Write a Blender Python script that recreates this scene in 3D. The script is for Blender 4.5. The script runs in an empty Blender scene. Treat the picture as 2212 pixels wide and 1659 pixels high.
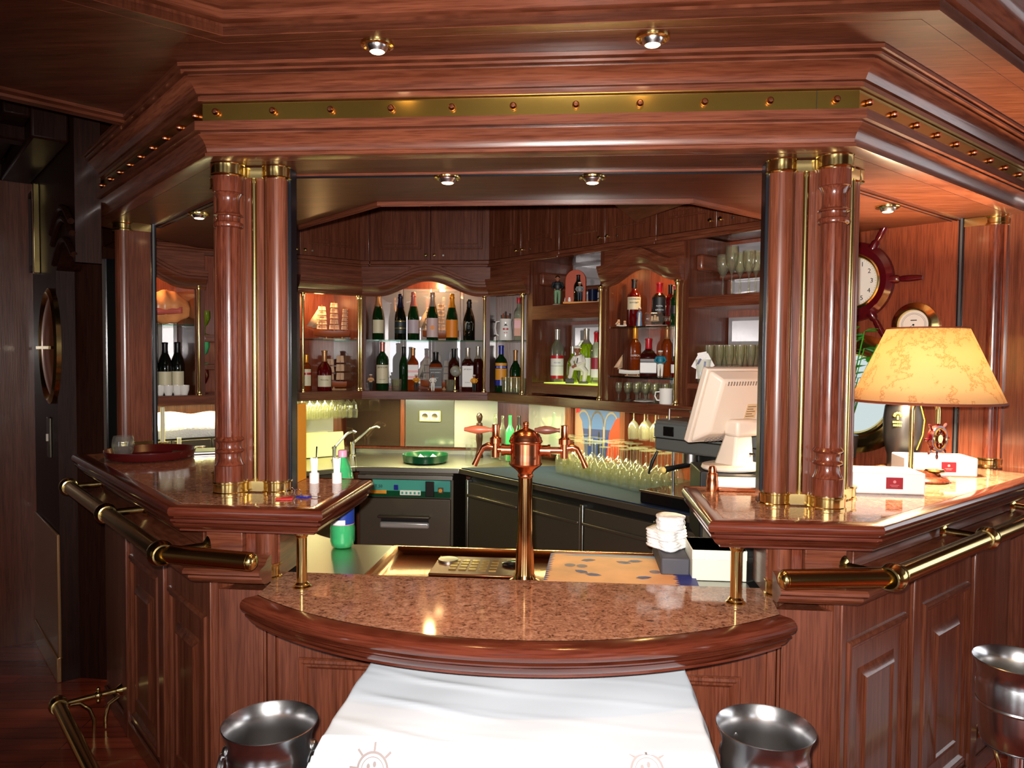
import bpy, bmesh, random
from math import *
from mathutils import Matrix, Vector
random.seed(11)
SC = bpy.context.scene
COL = SC.collection
W_PX, H_PX, F_PX = 2212, 1659, 1628.0
CAM = Vector((0, 0, 1.6))
# ---------------------------------------------------------------- camera
def cam_axes(yaw, pitch, roll):
    f = Vector((-sin(yaw)*cos(pitch), cos(yaw)*cos(pitch), -sin(pitch)))
    r = Vector((cos(yaw), sin(yaw), 0)); u = r.cross(f)
    c, s = cos(roll), sin(roll)
    return r*c+u*s, u*c-r*s, f
CR, CU, CF = cam_axes(radians(5.0), radians(2.22), radians(.48))
cd = bpy.data.cameras.new('camera'); cam = bpy.data.objects.new('camera', cd); COL.objects.link(cam)
cd.sensor_width = 36; cd.lens = F_PX/W_PX*36; cd.clip_start = .02
m = Matrix.Identity(4)
for i in range(3):
    m[i][0] = CR[i]; m[i][1] = CU[i]; m[i][2] = -CF[i]; m[i][3] = CAM[i]
cam.matrix_world = m
SC.camera = cam
# measured points of the place: a pixel of the survey photograph met with a known plane of the room
def ray(x, y): return CR*((x-W_PX/2)/F_PX) - CU*((y-H_PX/2)/F_PX) + CF
def at_z(x, y, z): d = ray(x, y); return CAM + d*((z-1.6)/d.z)
def at_y(x, y, Y): d = ray(x, y); return CAM + d*(Y/d.y)
def at_pl(x, y, a, b, c): d = ray(x, y); return CAM + d*(c/(a*d.x+b*d.y))
def ppm(p): return F_PX/((Vector(p)-CAM).dot(CF))      # pixels per metre at a point
R2 = sqrt(.5)
class Fr:                                             # a vertical face: s along, t back into it, z up
    def __init__(s, O, u):
        s.O = Vector((O[0], O[1], 0)); s.u = Vector((u[0], u[1], 0)); s.n = Vector((-u[1], u[0], 0)); s.ang = atan2(u[1], u[0])
        s.M = Matrix.Translation(s.O) @ Matrix.Rotation(s.ang, 4, 'Z')
    def hit(s, x, y, t=0):
        c = s.O.dot(s.n)+t; p = at_pl(x, y, s.n.x, s.n.y, c); return (p-s.O).dot(s.u), p.z
    def p(s, a, t, z): return s.M @ Vector((a, t, z))
# ---------------------------------------------------------------- mesh builder
class MB:
    def __init__(s, M=None): s.v = []; s.f = []; s.M = M
    def add(s, vs, fs, M=None):
        T = M if M is not None else s.M; o = len(s.v)
        for v in vs: s.v.append(T @ Vector(v) if T is not None else Vector(v))
        for f in fs: s.f.append(tuple(i+o for i in f))
        return s
    def box(s, x0, x1, y0, y1, z0, z1, M=None):
        return s.add([(x0,y0,z0),(x1,y0,z0),(x1,y1,z0),(x0,y1,z0),(x0,y0,z1),(x1,y0,z1),(x1,y1,z1),(x0,y1,z1)],
            [(0,3,2,1),(4,5,6,7),(0,1,5,4),(1,2,6,5),(2,3,7,6),(3,0,4,7)], M)
    def prism(s, poly, z0, z1, M=None):
        n = len(poly)
        return s.add([(p[0],p[1],z0) for p in poly]+[(p[0],p[1],z1) for p in poly],
            [tuple(range(n-1,-1,-1)), tuple(range(n,2*n))]+[(i,(i+1)%n,n+(i+1)%n,n+i) for i in range(n)], M)
    def lathe(s, prof, c=(0,0,0), n=24, M=None, mod=None, a0=0., a1=2*pi):
        full = abs(a1-a0-2*pi) < 1e-6; k = n if full else n+1
        vs = []; rows = []
        for r, z in prof:
            if r < 1e-6: rows.append([len(vs)]*k); vs.append((c[0], c[1], c[2]+z)); continue
            row = []
            for i in range(k):
                a = a0+(a1-a0)*i/n; q = r*(mod(a, z) if mod else 1)
                row.append(len(vs)); vs.append((c[0]+q*cos(a), c[1]+q*sin(a), c[2]+z))
            rows.append(row)
        fs = []
        for A, B in zip(rows, rows[1:]):
            for i in range(n):
                j = (i+1) % k if full else i+1
                f = []
                for q in (A[i], A[j], B[j], B[i]):
                    if q not in f: f.append(q)
                if len(f) > 2: fs.append(tuple(f))
        return s.add(vs, fs, M)
    def tube(s, pts, r, n=10, M=None):
        pts = [Vector(p) for p in pts]; m = len(pts); rr = r if isinstance(r, (list, tuple)) else [r]*m
        t0 = (pts[1]-pts[0]).normalized(); nrm = t0.orthogonal().normalized(); vs = []; fs = []
        for i, p in enumerate(pts):
            t = ((pts[min(i+1,m-1)]-p).normalized()+(p-pts[max(i-1,0)]).normalized()).normalized() if 0 < i < m-1 else (pts[1]-pts[0] if i == 0 else pts[-1]-pts[-2]).normalized()
            nrm = (nrm - t*nrm.dot(t)).normalized(); b = t.cross(nrm)
            for k in range(n):
                a = 2*pi*k/n; vs.append(p+(nrm*cos(a)+b*sin(a))*rr[i])
        for i in range(m-1):
            for k in range(n): fs.append((i*n+k, i*n+(k+1)%n, (i+1)*n+(k+1)%n, (i+1)*n+k))
        fs += [tuple(range(n-1,-1,-1)), tuple(range((m-1)*n, m*n))]
        return s.add(vs, fs, M)
    def ball(s, c, r, n=12, sc=(1,1,1), M=None):
        T = Matrix.Translation(c) @ Matrix.Diagonal((sc[0], sc[1], sc[2], 1))
        if M is not None: T = M @ T
        elif s.M is not None: T = s.M @ T
        return s.lathe([(r*sin(pi*i/n), -r*cos(pi*i/n)) for i in range(n+1)], n=max(8,int(n*1.5)), M=T)
    def sweep(s, path, prof, closed=False, cap=True, M=None):   # prof (outward to the right of the path, z)
        n = len(path); P = [Vector((p[0], p[1])) for p in path]; off = []
        for i in range(n):
            a = (P[i]-P[i-1]).normalized() if (i > 0 or closed) else None
            b = (P[(i+1)%n]-P[i]).normalized() if (i < n-1 or closed) else None
            a = a or b; b = b or a
            na = Vector((a.y,-a.x)); nb = Vector((b.y,-b.x)); h = (na+nb)
            off.append(h*(2/h.length_squared))
        k = len(prof); vs = []; fs = []
        for i in range(n):
            for o, z in prof: q = P[i]+off[i]*o; vs.append((q.x, q.y, z))
        for i in range(n if closed else n-1):
            j = (i+1) % n
            for a in range(k-1): fs.append((i*k+a, j*k+a, j*k+a+1, i*k+a+1))
        if cap and not closed: fs += [tuple(range(k)), tuple(range((n-1)*k+k-1, (n-1)*k-1, -1))]
        return s.add(vs, fs, M)
    def frame(s, x0, x1, z0, z1, prof, M=None):     # picture-frame moulding on a face; prof (inset from edge, out)
        vs = []; fs = []; k = len(prof)
        for i, (sx, sz) in enumerate(((0,0),(1,0),(1,1),(0,1))):
            for a, o in prof:
                vs.append(((x1-a) if sx else (x0+a), -o, (z1-a) if sz else (z0+a)))
        for i in range(4):
            j = (i+1) % 4
            for a in range(k-1): fs.append((i*k+a, j*k+a, j*k+a+1, i*k+a+1))
        return s.add(vs, fs, M)
    def grid(s, fn, nu, nv, M=None):
        vs = [fn(i/nu, j/nv) for i in range(nu+1) for j in range(nv+1)]
        return s.add(vs, [(i*(nv+1)+j, (i+1)*(nv+1)+j, (i+1)*(nv+1)+j+1, i*(nv+1)+j+1) for i in range(nu) for j in range(nv)], M)
    def build(s, name, mat, parent=None, world=True, bev=0, sharp=35, solid=0, sub=0, fix=True):
        me = bpy.data.meshes.new(name)
        vs = s.v
        if parent is not None and world:
            inv = root_inv(parent); vs = [inv @ v for v in vs]
        me.from_pydata([tuple(v) for v in vs], [], s.f); me.validate()
        if fix:
            bm = bmesh.new(); bm.from_mesh(me); bmesh.ops.remove_doubles(bm, verts=bm.verts, dist=1e-6)
            bmesh.ops.recalc_face_normals(bm, faces=bm.faces); bm.to_mesh(me); bm.free()
        for p in me.polygons: p.use_smooth = True
        me.set_sharp_from_angle(angle=radians(sharp))
        me.materials.append(mat)
        o = bpy.data.objects.new(name, me); COL.objects.link(o)
        if parent is not None: o.parent = parent
        if solid: q = o.modifiers.new('solid', 'SOLIDIFY'); q.thickness = solid; q.offset = 0
        if sub: q = o.modifiers.new('sub', 'SUBSURF'); q.levels = sub; q.render_levels = sub
        if bev: q = o.modifiers.new('bevel', 'BEVEL'); q.width = bev; q.segments = 2; q.limit_method = 'ANGLE'; q.angle_limit = radians(40)
        return o
LOCS = {}
def root_inv(o):
    M = Matrix.Identity(4); c = o
    while c is not None:
        M = Matrix.LocRotScale(c.location, c.rotation_euler, c.scale) @ M; c = c.parent
    return M.inverted()
def tag(o, label, cat, group=None, kind=None):
    o['label'] = label; o['category'] = cat
    if group: o['group'] = group
    if kind: o['kind'] = kind
    return o
def thing(name, label, cat, loc=(0,0,0), rz=0, group=None, kind=None):
    o = bpy.data.objects.new(name, None); COL.objects.link(o); o.empty_display_size = .05
    o.location = loc; o.rotation_euler = (0,0,rz)
    return tag(o, label, cat, group, kind)
def struct(o): o['kind'] = 'structure'; return o
def dup(r, loc, rz=None, label=None, group=None, scale=None):
    c = r.copy(); COL.objects.link(c); c.location = loc
    if rz is not None: c.rotation_euler = (0,0,rz)
    if label: c['label'] = label
    if group: c['group'] = group
    if scale: c.scale = (scale,)*3
    for ch in list(r.children):
        d = ch.copy(); COL.objects.link(d); d.parent = c
        for g in list(ch.children):
            e = g.copy(); COL.objects.link(e); e.parent = d
    return c
def face(p): return atan2(-p[0], p[1])              # heading that turns a thing's front (-Y) towards the room
FONT_M = Matrix.Rotation(pi/2, 4, 'X')
def text(body, size, mat, parent, M, name='lettering', bold=0, curve=0):
    c = bpy.data.curves.new('tmp', 'FONT'); c.body = body; c.size = size; c.align_x = 'CENTER'; c.align_y = 'CENTER'; c.extrude = .0003; c.offset = bold
    c.resolution_u = 3
    t = bpy.data.objects.new('tmp', c); COL.objects.link(t)
    dg = bpy.context.evaluated_depsgraph_get(); me = bpy.data.meshes.new_from_object(t.evaluated_get(dg)); me.name = name
    bpy.data.objects.remove(t)
    me.transform(FONT_M)
    if curve:                                        # wrap round a cylinder of this radius standing behind the text
        for v in me.vertices:
            a = v.co.x/curve; r = curve-v.co.y; v.co.x = r*sin(a); v.co.y = -r*cos(a)
    me.transform(M)
    me.materials.clear(); me.materials.append(mat)
    o = bpy.data.objects.new(name, me); COL.objects.link(o); o.parent = parent
    return o
# ---------------------------------------------------------------- materials
def lin(c): return tuple((x/12.92 if x <= .04045 else ((x+.055)/1.055)**2.4) for x in (v/255 for v in c))+(1,)
def newmat(name):
    m = bpy.data.materials.new(name); m.use_nodes = True; nt = m.node_tree
    return m, nt, nt.nodes['Principled BSDF'], nt.nodes['Material Output']
def pm(name, col, rough=.5, metal=0, spec=.5, coat=0, bump=0, bscale=60, var=0, vscale=8):
    m, nt, b, _ = newmat(name)
    b.inputs['Base Color'].default_value = lin(col); b.inputs['Roughness'].default_value = rough
    b.inputs['Metallic'].default_value = metal; b.inputs['Specular IOR Level'].default_value = spec; b.inputs['Coat Weight'].default_value = coat
    N = nt.nodes; L = nt.links
    if var or bump:
        tc = N.new('ShaderNodeTexCoord'); no = N.new('ShaderNodeTexNoise'); no.inputs['Scale'].default_value = vscale if var else bscale; no.inputs['Detail'].default_value = 5
        L.new(tc.outputs['Object'], no.inputs['Vector'])
        if var:
            r = N.new('ShaderNodeValToRGB'); c = lin(col)
            r.color_ramp.elements[0].position = .3; r.color_ramp.elements[1].position = .7
            r.color_ramp.elements[0].color = tuple(x*(1-var) for x in c[:3])+(1,); r.color_ramp.elements[1].color = tuple(min(1, x*(1+var)) for x in c[:3])+(1,)
            L.new(no.outputs['Fac'], r.inputs['Fac']); L.new(r.outputs['Color'], b.inputs['Base Color'])
        if bump:
            no2 = N.new('ShaderNodeTexNoise'); no2.inputs['Scale'].default_value = bscale; L.new(tc.outputs['Object'], no2.inputs['Vector'])
            bu = N.new('ShaderNodeBump'); bu.inputs['Strength'].default_value = bump; bu.inputs['Distance'].default_value = .01
            L.new(no2.outputs['Fac'], bu.inputs['Height']); L.new(bu.outputs['Normal'], b.inputs['Normal'])
    return m
def wood(name, scale, cols, rough=.3, pores=(1.,1.,1.), spec=.4, coat=.5):
    m, nt, b, _ = newmat(name); N = nt.nodes; L = nt.links
    tc = N.new('ShaderNodeTexCoord'); mp = N.new('ShaderNodeMapping'); mp.inputs['Scale'].default_value = scale
    L.new(tc.outputs['Object'], mp.inputs['Vector'])
    n1 = N.new('ShaderNodeTexNoise'); n1.inputs['Scale'].default_value = 1; n1.inputs['Detail'].default_value = 4; n1.inputs['Distortion'].default_value = .6
    L.new(mp.outputs['Vector'], n1.inputs['Vector'])
    r = N.new('ShaderNodeValToRGB'); e = r.color_ramp.elements
    e[0].position = .25; e[0].color = cols[0]; e[1].position = .75; e[1].color = cols[2]; q = e.new(.5); q.color = cols[1]
    L.new(n1.outputs['Fac'], r.inputs['Fac'])
    mp2 = N.new('ShaderNodeMapping'); mp2.inputs['Scale'].default_value = tuple(a*5*b_ for a, b_ in zip(scale, pores)); L.new(tc.outputs['Object'], mp2.inputs['Vector'])
    n2 = N.new('ShaderNodeTexNoise'); n2.inputs['Scale'].default_value = 1; n2.inputs['Detail'].default_value = 2; L.new(mp2.outputs['Vector'], n2.inputs['Vector'])
    r2 = N.new('ShaderNodeValToRGB'); r2.color_ramp.elements[0].position = .36; r2.color_ramp.elements[0].color = (.66,.6,.58,1); r2.color_ramp.elements[1].position = .55; r2.color_ramp.elements[1].color = (1,1,1,1)
    L.new(n2.outputs['Fac'], r2.inputs['Fac'])
    mx = N.new('ShaderNodeMixRGB'); mx.blend_type = 'MULTIPLY'; mx.inputs['Fac'].default_value = 1
    L.new(r.outputs['Color'], mx.inputs['Color1']); L.new(r2.outputs['Color'], mx.inputs['Color2']); L.new(mx.outputs['Color'], b.inputs['Base Color'])
    b.inputs['Roughness'].default_value = rough; b.inputs['Coat Weight'].default_value = coat; b.inputs['Coat Roughness'].default_value = .12; b.inputs['Specular IOR Level'].default_value = spec
    bu = N.new('ShaderNodeBump'); bu.inputs['Strength'].default_value = .12; bu.inputs['Distance'].default_value = .002
    L.new(n2.outputs['Fac'], bu.inputs['Height']); L.new(bu.outputs['Normal'], b.inputs['Normal'])
    return m
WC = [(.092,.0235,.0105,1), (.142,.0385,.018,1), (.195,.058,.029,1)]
M_WV = wood('mahogany_upright', (46,46,1.8), WC)
M_WH = wood('mahogany_level', (2.2,2.2,48), WC)
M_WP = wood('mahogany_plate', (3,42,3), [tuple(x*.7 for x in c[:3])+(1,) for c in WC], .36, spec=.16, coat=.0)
DC = [tuple(x*.6 for x in c[:3])+(1,) for c in WC]
M_TURN = wood('mahogany_turned', (40,40,4), [(.08,.018,.009,1),(.125,.029,.0145,1),(.17,.043,.021,1)], .2)
M_RED = wood('red_panel_wood', (40,40,2.), [(.17,.036,.014,1),(.205,.045,.018,1),(.245,.058,.024,1)], .35)
M_BRASS = pm('polished_brass', (234,206,136), .17, 1)
M_BAND = pm('brass_band', (196,160,78), .24, 1, bump=.05, bscale=9)
M_COPPER = pm('polished_copper', (236,150,108), .22, 1)
M_COPDARK = pm('copper_sheet', (200,132,84), .2, 1, bump=.06, bscale=7)
M_CHROME = pm('chrome', (220,220,222), .24, 1)
M_STEEL = pm('brushed_steel', (176,176,170), .32, 1)
M_STEELD = pm('dull_steel', (96,88,76), .38, .7)
M_BLACK = pm('black_plastic', (18,18,20), .35)
M_BLACKM = pm('black_track', (16,18,24), .25)
M_GUIDE = pm('grey_track', (120,124,130), .3, .8)
M_CREAM = pm('cream_plastic', (222,205,188), .45)
M_WHITE = pm('white_ceramic', (236,232,226), .15)
M_PAPER = pm('white_paper', (240,238,236), .7)
M_REDL = pm('red_label', (140,20,34), .4)
M_CLOTH = pm('white_cloth', (212,221,230), .85, bump=.15, bscale=7)
M_TOWEL = pm('white_towel', (240,240,240), .95, bump=.4, bscale=90)
M_GREEN = pm('green_lacquer', (8,70,44), .25)
M_TEAL = pm('teal_panel', (70,160,150), .35)
M_NAVY = pm('navy_mat', (30,40,62), .85, spec=.08, bump=.1, bscale=200)
M_INK = pm('black_ink', (14,12,12), .5)
M_GOLD = pm('gold_print', (200,160,60), .3, .6)
M_YEL = pm('yellow_paper', (226,150,30), .5)
M_REDP = pm('red_paper', (186,30,36), .45)
M_BLUE = pm('blue_plastic', (30,40,140), .3)
M_SKIN = pm('painted_skin', (150,90,62), .5)
M_TAN = pm('tan_cloth', (206,160,110), .8)
M_SAIL = pm('sail_cloth', (214,176,140), .8)
M_HULL = pm('model_hull', (150,74,36), .4)
M_CANDLE = pm('ivory_wax', (232,226,190), .4)
M_DGLASS = pm('dark_glass', (10,12,14), .08)
M_LEAF = pm('plant_leaf', (46,140,38), .4)
M_TRAY = pm('oxblood_tray', (70,14,14), .25, coat=.3)
M_KICK = pm('brass_kick_plate', (170,126,84), .25, .35)
M_WHEEL = pm('oxblood_lacquer', (74,8,16), .15, coat=.5)
def emit(name, col, st):
    m, nt, b, out = newmat(name); nt.nodes.remove(b); e = nt.nodes.new('ShaderNodeEmission'); e.inputs['Color'].default_value = lin(col); e.inputs['Strength'].default_value = st
    nt.links.new(e.outputs[0], out.inputs[0]); return m
M_BULB = emit('lit_bulb', (255,206,150), 18)
M_TUBE = emit('lit_tube', (226,246,190), 6)
M_PANE = emit('daylight_pane', (240,242,246), 2.4)
M_PORT = emit('port_daylight_glow', (225,240,240), .75)  # emission stands in for daylight reflected by the porthole pane
def glass(name, col=(255,255,255), body=0., gl=1., rough=.03):
    """clear or tinted glass: light passes straight through, the surface reflects"""
    m, nt, b, out = newmat(name); N = nt.nodes; L = nt.links; N.remove(b)
    tr = N.new('ShaderNodeBsdfTransparent'); tr.inputs['Color'].default_value = lin(col)
    base = tr.outputs[0]
    if body:
        df = N.new('ShaderNodeBsdfDiffuse'); df.inputs['Color'].default_value = lin(col)
        mm = N.new('ShaderNodeMixShader'); mm.inputs[0].default_value = body; L.new(base, mm.inputs[1]); L.new(df.outputs[0], mm.inputs[2]); base = mm.outputs[0]
    gs = N.new('ShaderNodeBsdfGlossy'); gs.inputs['Roughness'].default_value = rough
    lw = N.new('ShaderNodeLayerWeight'); lw.inputs['Blend'].default_value = .32
    mu = N.new('ShaderNodeMath'); mu.operation = 'MULTIPLY_ADD'; mu.inputs[1].default_value = .8*gl; mu.inputs[2].default_value = .03; L.new(lw.outputs['Facing'], mu.inputs[0])
    mx = N.new('ShaderNodeMixShader'); L.new(mu.outputs[0], mx.inputs[0]); L.new(base, mx.inputs[1]); L.new(gs.outputs[0], mx.inputs[2]); L.new(mx.outputs[0], out.inputs[0])
    return m
M_GLASS = glass('clear_glass', (251,252,248), .03, .5)
M_STEM = glass('stemware_glass', (250,250,236), .04, .65, .07)
M_SHELF = glass('shelf_glass', (216,238,228))
M_GB = glass('green_bottle_glass', (20,64,26), .45)
M_DB = glass('black_bottle_glass', (14,18,12), .75)
M_CB = glass('clear_bottle_glass', (236,240,226), .08)
M_AMB = glass('amber_bottle', (176,72,20), .4)
M_RED_B = glass('red_liquor_bottle', (110,8,14), .55)
M_BRN = glass('brown_liquor_bottle', (60,14,10), .7)
M_PET = glass('green_plastic_bottle', (96,236,160), .42)
M_LIME = glass('lime_liquor_bottle', (170,196,40), .3)
M_BLUEB = glass('blue_glass', (20,30,60), .6)
M_WVB = wood('back_bar_mahogany_shaded', (46,46,1.8), [tuple(x*.8 for x in c[:3])+(1,) for c in WC], .3)  # upright mahogany again, darkened in colour for the shade at the back
def mirror(name, col, diff, rough=.02):
    m, nt, b, out = newmat(name)
    b.inputs['Base Color'].default_value = lin(col); b.inputs['Metallic'].default_value = 1-diff; b.inputs['Roughness'].default_value = rough; return m
M_MIRROR = mirror('bevelled_mirror', (204,202,206), .42)
M_MIRC = mirror('copper_mirror', (190,110,50), .1, .05)
def granite():
    m, nt, b, _ = newmat('red_granite'); N = nt.nodes; L = nt.links
    tc = N.new('ShaderNodeTexCoord'); n0 = N.new('ShaderNodeTexNoise'); n0.inputs['Scale'].default_value = 150; n0.inputs['Detail'].default_value = 6; n0.inputs['Roughness'].default_value = .7
    L.new(tc.outputs['Object'], n0.inputs['Vector'])
    n1 = N.new('ShaderNodeTexNoise'); n1.inputs['Scale'].default_value = 42; n1.inputs['Detail'].default_value = 4; n1.inputs['Distortion'].default_value = 1.2
    L.new(tc.outputs['Object'], n1.inputs['Vector'])
    n = N.new('ShaderNodeMixRGB'); n.inputs['Fac'].default_value = .45; L.new(n0.outputs['Fac'], n.inputs['Color1']); L.new(n1.outputs['Fac'], n.inputs['Color2'])
    r = N.new('ShaderNodeValToRGB'); e = r.color_ramp.elements
    e[0].position = .38; e[0].color = (.06,.024,.015,1); e[1].position = .64; e[1].color = (.56,.30,.20,1)
    q = e.new(.45); q.color = (.27,.115,.065,1); q = e.new(.54); q.color = (.40,.185,.11,1)
    L.new(n.outputs['Color'], r.inputs['Fac']); L.new(r.outputs['Color'], b.inputs['Base Color'])
    b.inputs['Roughness'].default_value = .07; b.inputs['Specular IOR Level'].default_value = .7
    return m
M_GRAN = granite()
M_EDGE = wood('polished_dark_edge', (2.2,2.2,48), [(.066,.0135,.0065,1),(.105,.0215,.0105,1),(.145,.033,.016,1)], .2, coat=.7)
def planks():
    m, nt, b, _ = newmat('cherry_floorboards'); N = nt.nodes; L = nt.links
    tc = N.new('ShaderNodeTexCoord'); mp = N.new('ShaderNodeMapping'); mp.inputs['Rotation'].default_value = (0,0,radians(-8)); L.new(tc.outputs['Object'], mp.inputs['Vector'])
    br = N.new('ShaderNodeTexBrick'); br.inputs['Scale'].default_value = 1; br.inputs['Brick Width'].default_value = 1.1; br.inputs['Row Height'].default_value = .09; br.inputs['Mortar Size'].default_value = .0015
    br.inputs['Color1'].default_value = (.46,.075,.032,1); br.inputs['Color2'].default_value = (.27,.04,.018,1); br.inputs['Mortar'].default_value = (.03,.006,.004,1)
    L.new(mp.outputs['Vector'], br.inputs['Vector'])
    mp2 = N.new('ShaderNodeMapping'); mp2.inputs['Scale'].default_value = (2,30,2); L.new(mp.outputs['Vector'], mp2.inputs['Vector'])
    n = N.new('ShaderNodeTexNoise'); n.inputs['Scale'].default_value = 1; n.inputs['Detail'].default_value = 4; L.new(mp2.outputs['Vector'], n.inputs['Vector'])
    mx = N.new('ShaderNodeMixRGB'); mx.blend_type = 'OVERLAY'; mx.inputs['Fac'].default_value = .7; L.new(br.outputs['Color'], mx.inputs['Color1']); L.new(n.outputs['Fac'], mx.inputs['Color2'])
    L.new(mx.outputs['Color'], b.inputs['Base Color']); b.inputs['Roughness'].default_value = .2; b.inputs['Coat Weight'].default_value = .3
    return m
M_FLOOR = planks()
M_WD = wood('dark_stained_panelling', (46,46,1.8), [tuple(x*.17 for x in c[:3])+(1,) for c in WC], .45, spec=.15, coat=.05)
M_PLASTER = pm('cream_plaster', (196,178,146), .8)
def spot(parent, loc, w, col=(255,190,120), ang=100, aim=(0,0,-1), r=.03):
    l = bpy.data.lights.new('spot_lamp', 'SPOT'); l.energy = w; l.color = lin(col)[:3]; l.spot_size = radians(ang); l.spot_blend = .6; l.shadow_soft_size = r
    o = bpy.data.objects.new('spot_lamp', l); COL.objects.link(o); o.location = loc; o.rotation_euler = Vector(aim).to_track_quat('-Z','Y').to_euler()
    return o
XC = -.18
SYM = {1: Matrix.Translation((XC,0,0)), -1: Matrix.Translation((XC,0,0)) @ Matrix.Diagonal((-1,1,1,1))}
SIDE = {1: 'right', -1: 'left'}
# ================================================================ the room
struct(MB().box(-6.5,5.2,-3.6,7.5,-.05,0).build('floor', M_FLOOR))
ZS = 2.437                                            # the lower ceiling round the canopy
lo, ro = Vector((-.945,1.95)), Vector((.855,1.925))
A_ = (lo.x-2.6, lo.y-2.6); D_ = (ro.x+3, ro.y+3)
m2a = at_z(0,185,ZS); m2b = at_z(280,250,ZS); dm = (m2b-m2a); 
E1 = m2b+dm*1.6; E0 = m2a-dm*6
soff = [A_, (lo.x,lo.y), (ro.x,ro.y), D_, (D_[0]-.9,D_[1]+.3), (1.0,2.34), (-1.3,2.34), (E1.x,E1.y), (E0.x,E0.y)]
struct(MB().prism(soff, ZS, ZS+.03).build('ceiling_soffit', M_WP))
struct(MB().box(-6.5,5.2,-3.6,7.5,2.66,2.7).build('ceiling', M_WP))
mp = [(0,ZS-.002),(0,ZS+.022),(-.016,ZS+.024),(-.016,ZS+.031),(.012,ZS+.036),(.012,ZS+.06),(-.004,ZS+.062),(-.004,ZS+.069),(.03,ZS+.085),(.05,ZS+.115),(.055,ZS+.16),(.055,ZS+.225),(-.05,ZS+.225),(-.05,ZS-.001)]
struct(MB().sweep([A_, tuple(lo), tuple(ro), D_], mp).build('trim_1', M_WH))
mq = [(0,ZS+.2),(0,ZS-.01),(.03,ZS-.012),(.035,ZS-.02),(.07,ZS-.022),(.075,ZS),(.09,ZS+.01),(.09,ZS+.2)]
struct(MB().sweep([(E1.x,E1.y),(E0.x,E0.y)], mq).build('trim_2', M_WH))
# dark coffers at the far left: beams under the upper ceiling
wl = Fr((-3.055,3.969), (R2,-R2))                     # the oval-mirror wall, s to the right
wd = Fr((-3.055-3.2*.663,3.969-3.2*.748), (.663,.748))   # the door wall, s up to the corner at 3.2
c0 = MB()
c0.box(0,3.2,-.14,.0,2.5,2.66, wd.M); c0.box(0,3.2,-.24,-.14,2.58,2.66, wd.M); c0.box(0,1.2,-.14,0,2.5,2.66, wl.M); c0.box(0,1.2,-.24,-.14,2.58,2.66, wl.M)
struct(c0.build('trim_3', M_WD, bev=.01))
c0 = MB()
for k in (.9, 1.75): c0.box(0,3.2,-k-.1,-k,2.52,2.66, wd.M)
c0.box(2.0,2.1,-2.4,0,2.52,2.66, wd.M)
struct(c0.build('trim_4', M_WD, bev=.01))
# walls
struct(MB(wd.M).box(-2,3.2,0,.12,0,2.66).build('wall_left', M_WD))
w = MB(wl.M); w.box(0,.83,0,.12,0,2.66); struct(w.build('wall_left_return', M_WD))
# arched head over the gap between that wall and the bar, and the jambs behind it
h = MB(wl.M); N_ = 14
s0, s1 = .83, 1.30
pts = [(s0, 2.66), (s1, 2.66), (s1, 1.98)]+[(s1-.02-(s1-s0-.04)*i/N_, 1.98+.09*sin(pi*i/N_)) for i in range(N_+1)]+[(s0,1.98)]
v = [(a,0,z) for a, z in pts]+[(a,.1,z) for a, z in pts]; n = len(pts)
h.add(v, [tuple(range(n)), tuple(range(2*n-1,n-1,-1))]+[(i,(i+1)%n,n+(i+1)%n,n+i) for i in range(n)])
for dz, o in ((.03,.02),(.12,.035),(.17,.05)):
    h.tube([wl.M @ Vector((s0+(s1-s0)*i/N_, -o*.3, 1.98+dz+.09*sin(pi*i/N_))) for i in range(N_+1)], .014, 8, Matrix.Identity(4))
struct(h.build('trim_5', M_WD))
jm = MB()
ja = at_z(143,1473,0); jb = at_z(186,1476,0); 
jd = Vector((jb.x-ja.x, jb.y-ja.y, 0))
jf = Fr((ja.x+.03,ja.y+.05), tuple(jd.normalized()[:2]))
struct(MB(jf.M).box(-.05,.155,0,.1,0,2.1).build('wall_passage', M_WD))
g = thing('passage_gate_edge', 'tall dark glass door edge in bright metal trim beside the passage jamb', 'glass door', jf.p(.18,0,0))
MB(jf.M).box(.157,.172,-.01,.012,.03,2.04).build('metal_edge', M_CHROME, g)
MB(jf.M).box(.172,.235,-.004,.006,.03,2.04).build('glass_leaf', M_DGLASS, g)
MB(jf.M).box(.235,.245,-.01,.012,.03,2.04).build('brass_edge', M_BRASS, g)
# far walls behind the back bar
UA = Fr((-1.418,4.85), (1,0)); UB = Fr((-.571,4.85), (R2,-R2)); UL = Fr((-2.7615,3.5065), (R2,R2)); LEN_L = 1.9
struct(MB(UA.M).box(-.6,1.4,.40,.5,0,2.66).build('wall_back', M_WV))
struct(MB(UL.M).box(-.6,2.4,.40,.5,0,2.66).build('wall_back_left', M_WV))
WB = Fr((-.571,5.541), (R2,-R2))                      # the clock wall, x+y = 4.97
struct(MB(WB.M).box(-.3,3.25,0,.1,0,2.66).build('wall_back_right', M_RED))
wr = Fr((XC+2.06,3.12), (R2,R2))                      # beyond the right wing
struct(MB(wr.M).box(.0,3.2,.1,.2,0,2.66).build('wall_right_return', M_WV))
b = MB(wr.M).box(.02,.9,-.02,.1,1.14,1.22); struct(b.build('trim_6', M_WH, bev=.006))
struct(MB().box(5.1,5.2,-3.6,5.2,0,.8).box(5.1,5.2,-3.6,5.2,2.3,2.7).box(5.1,5.2,-3.6,.6,.8,2.3).box(5.1,5.2,4.4,5.2,.8,2.3).build('wall_right', M_PLASTER))
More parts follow.
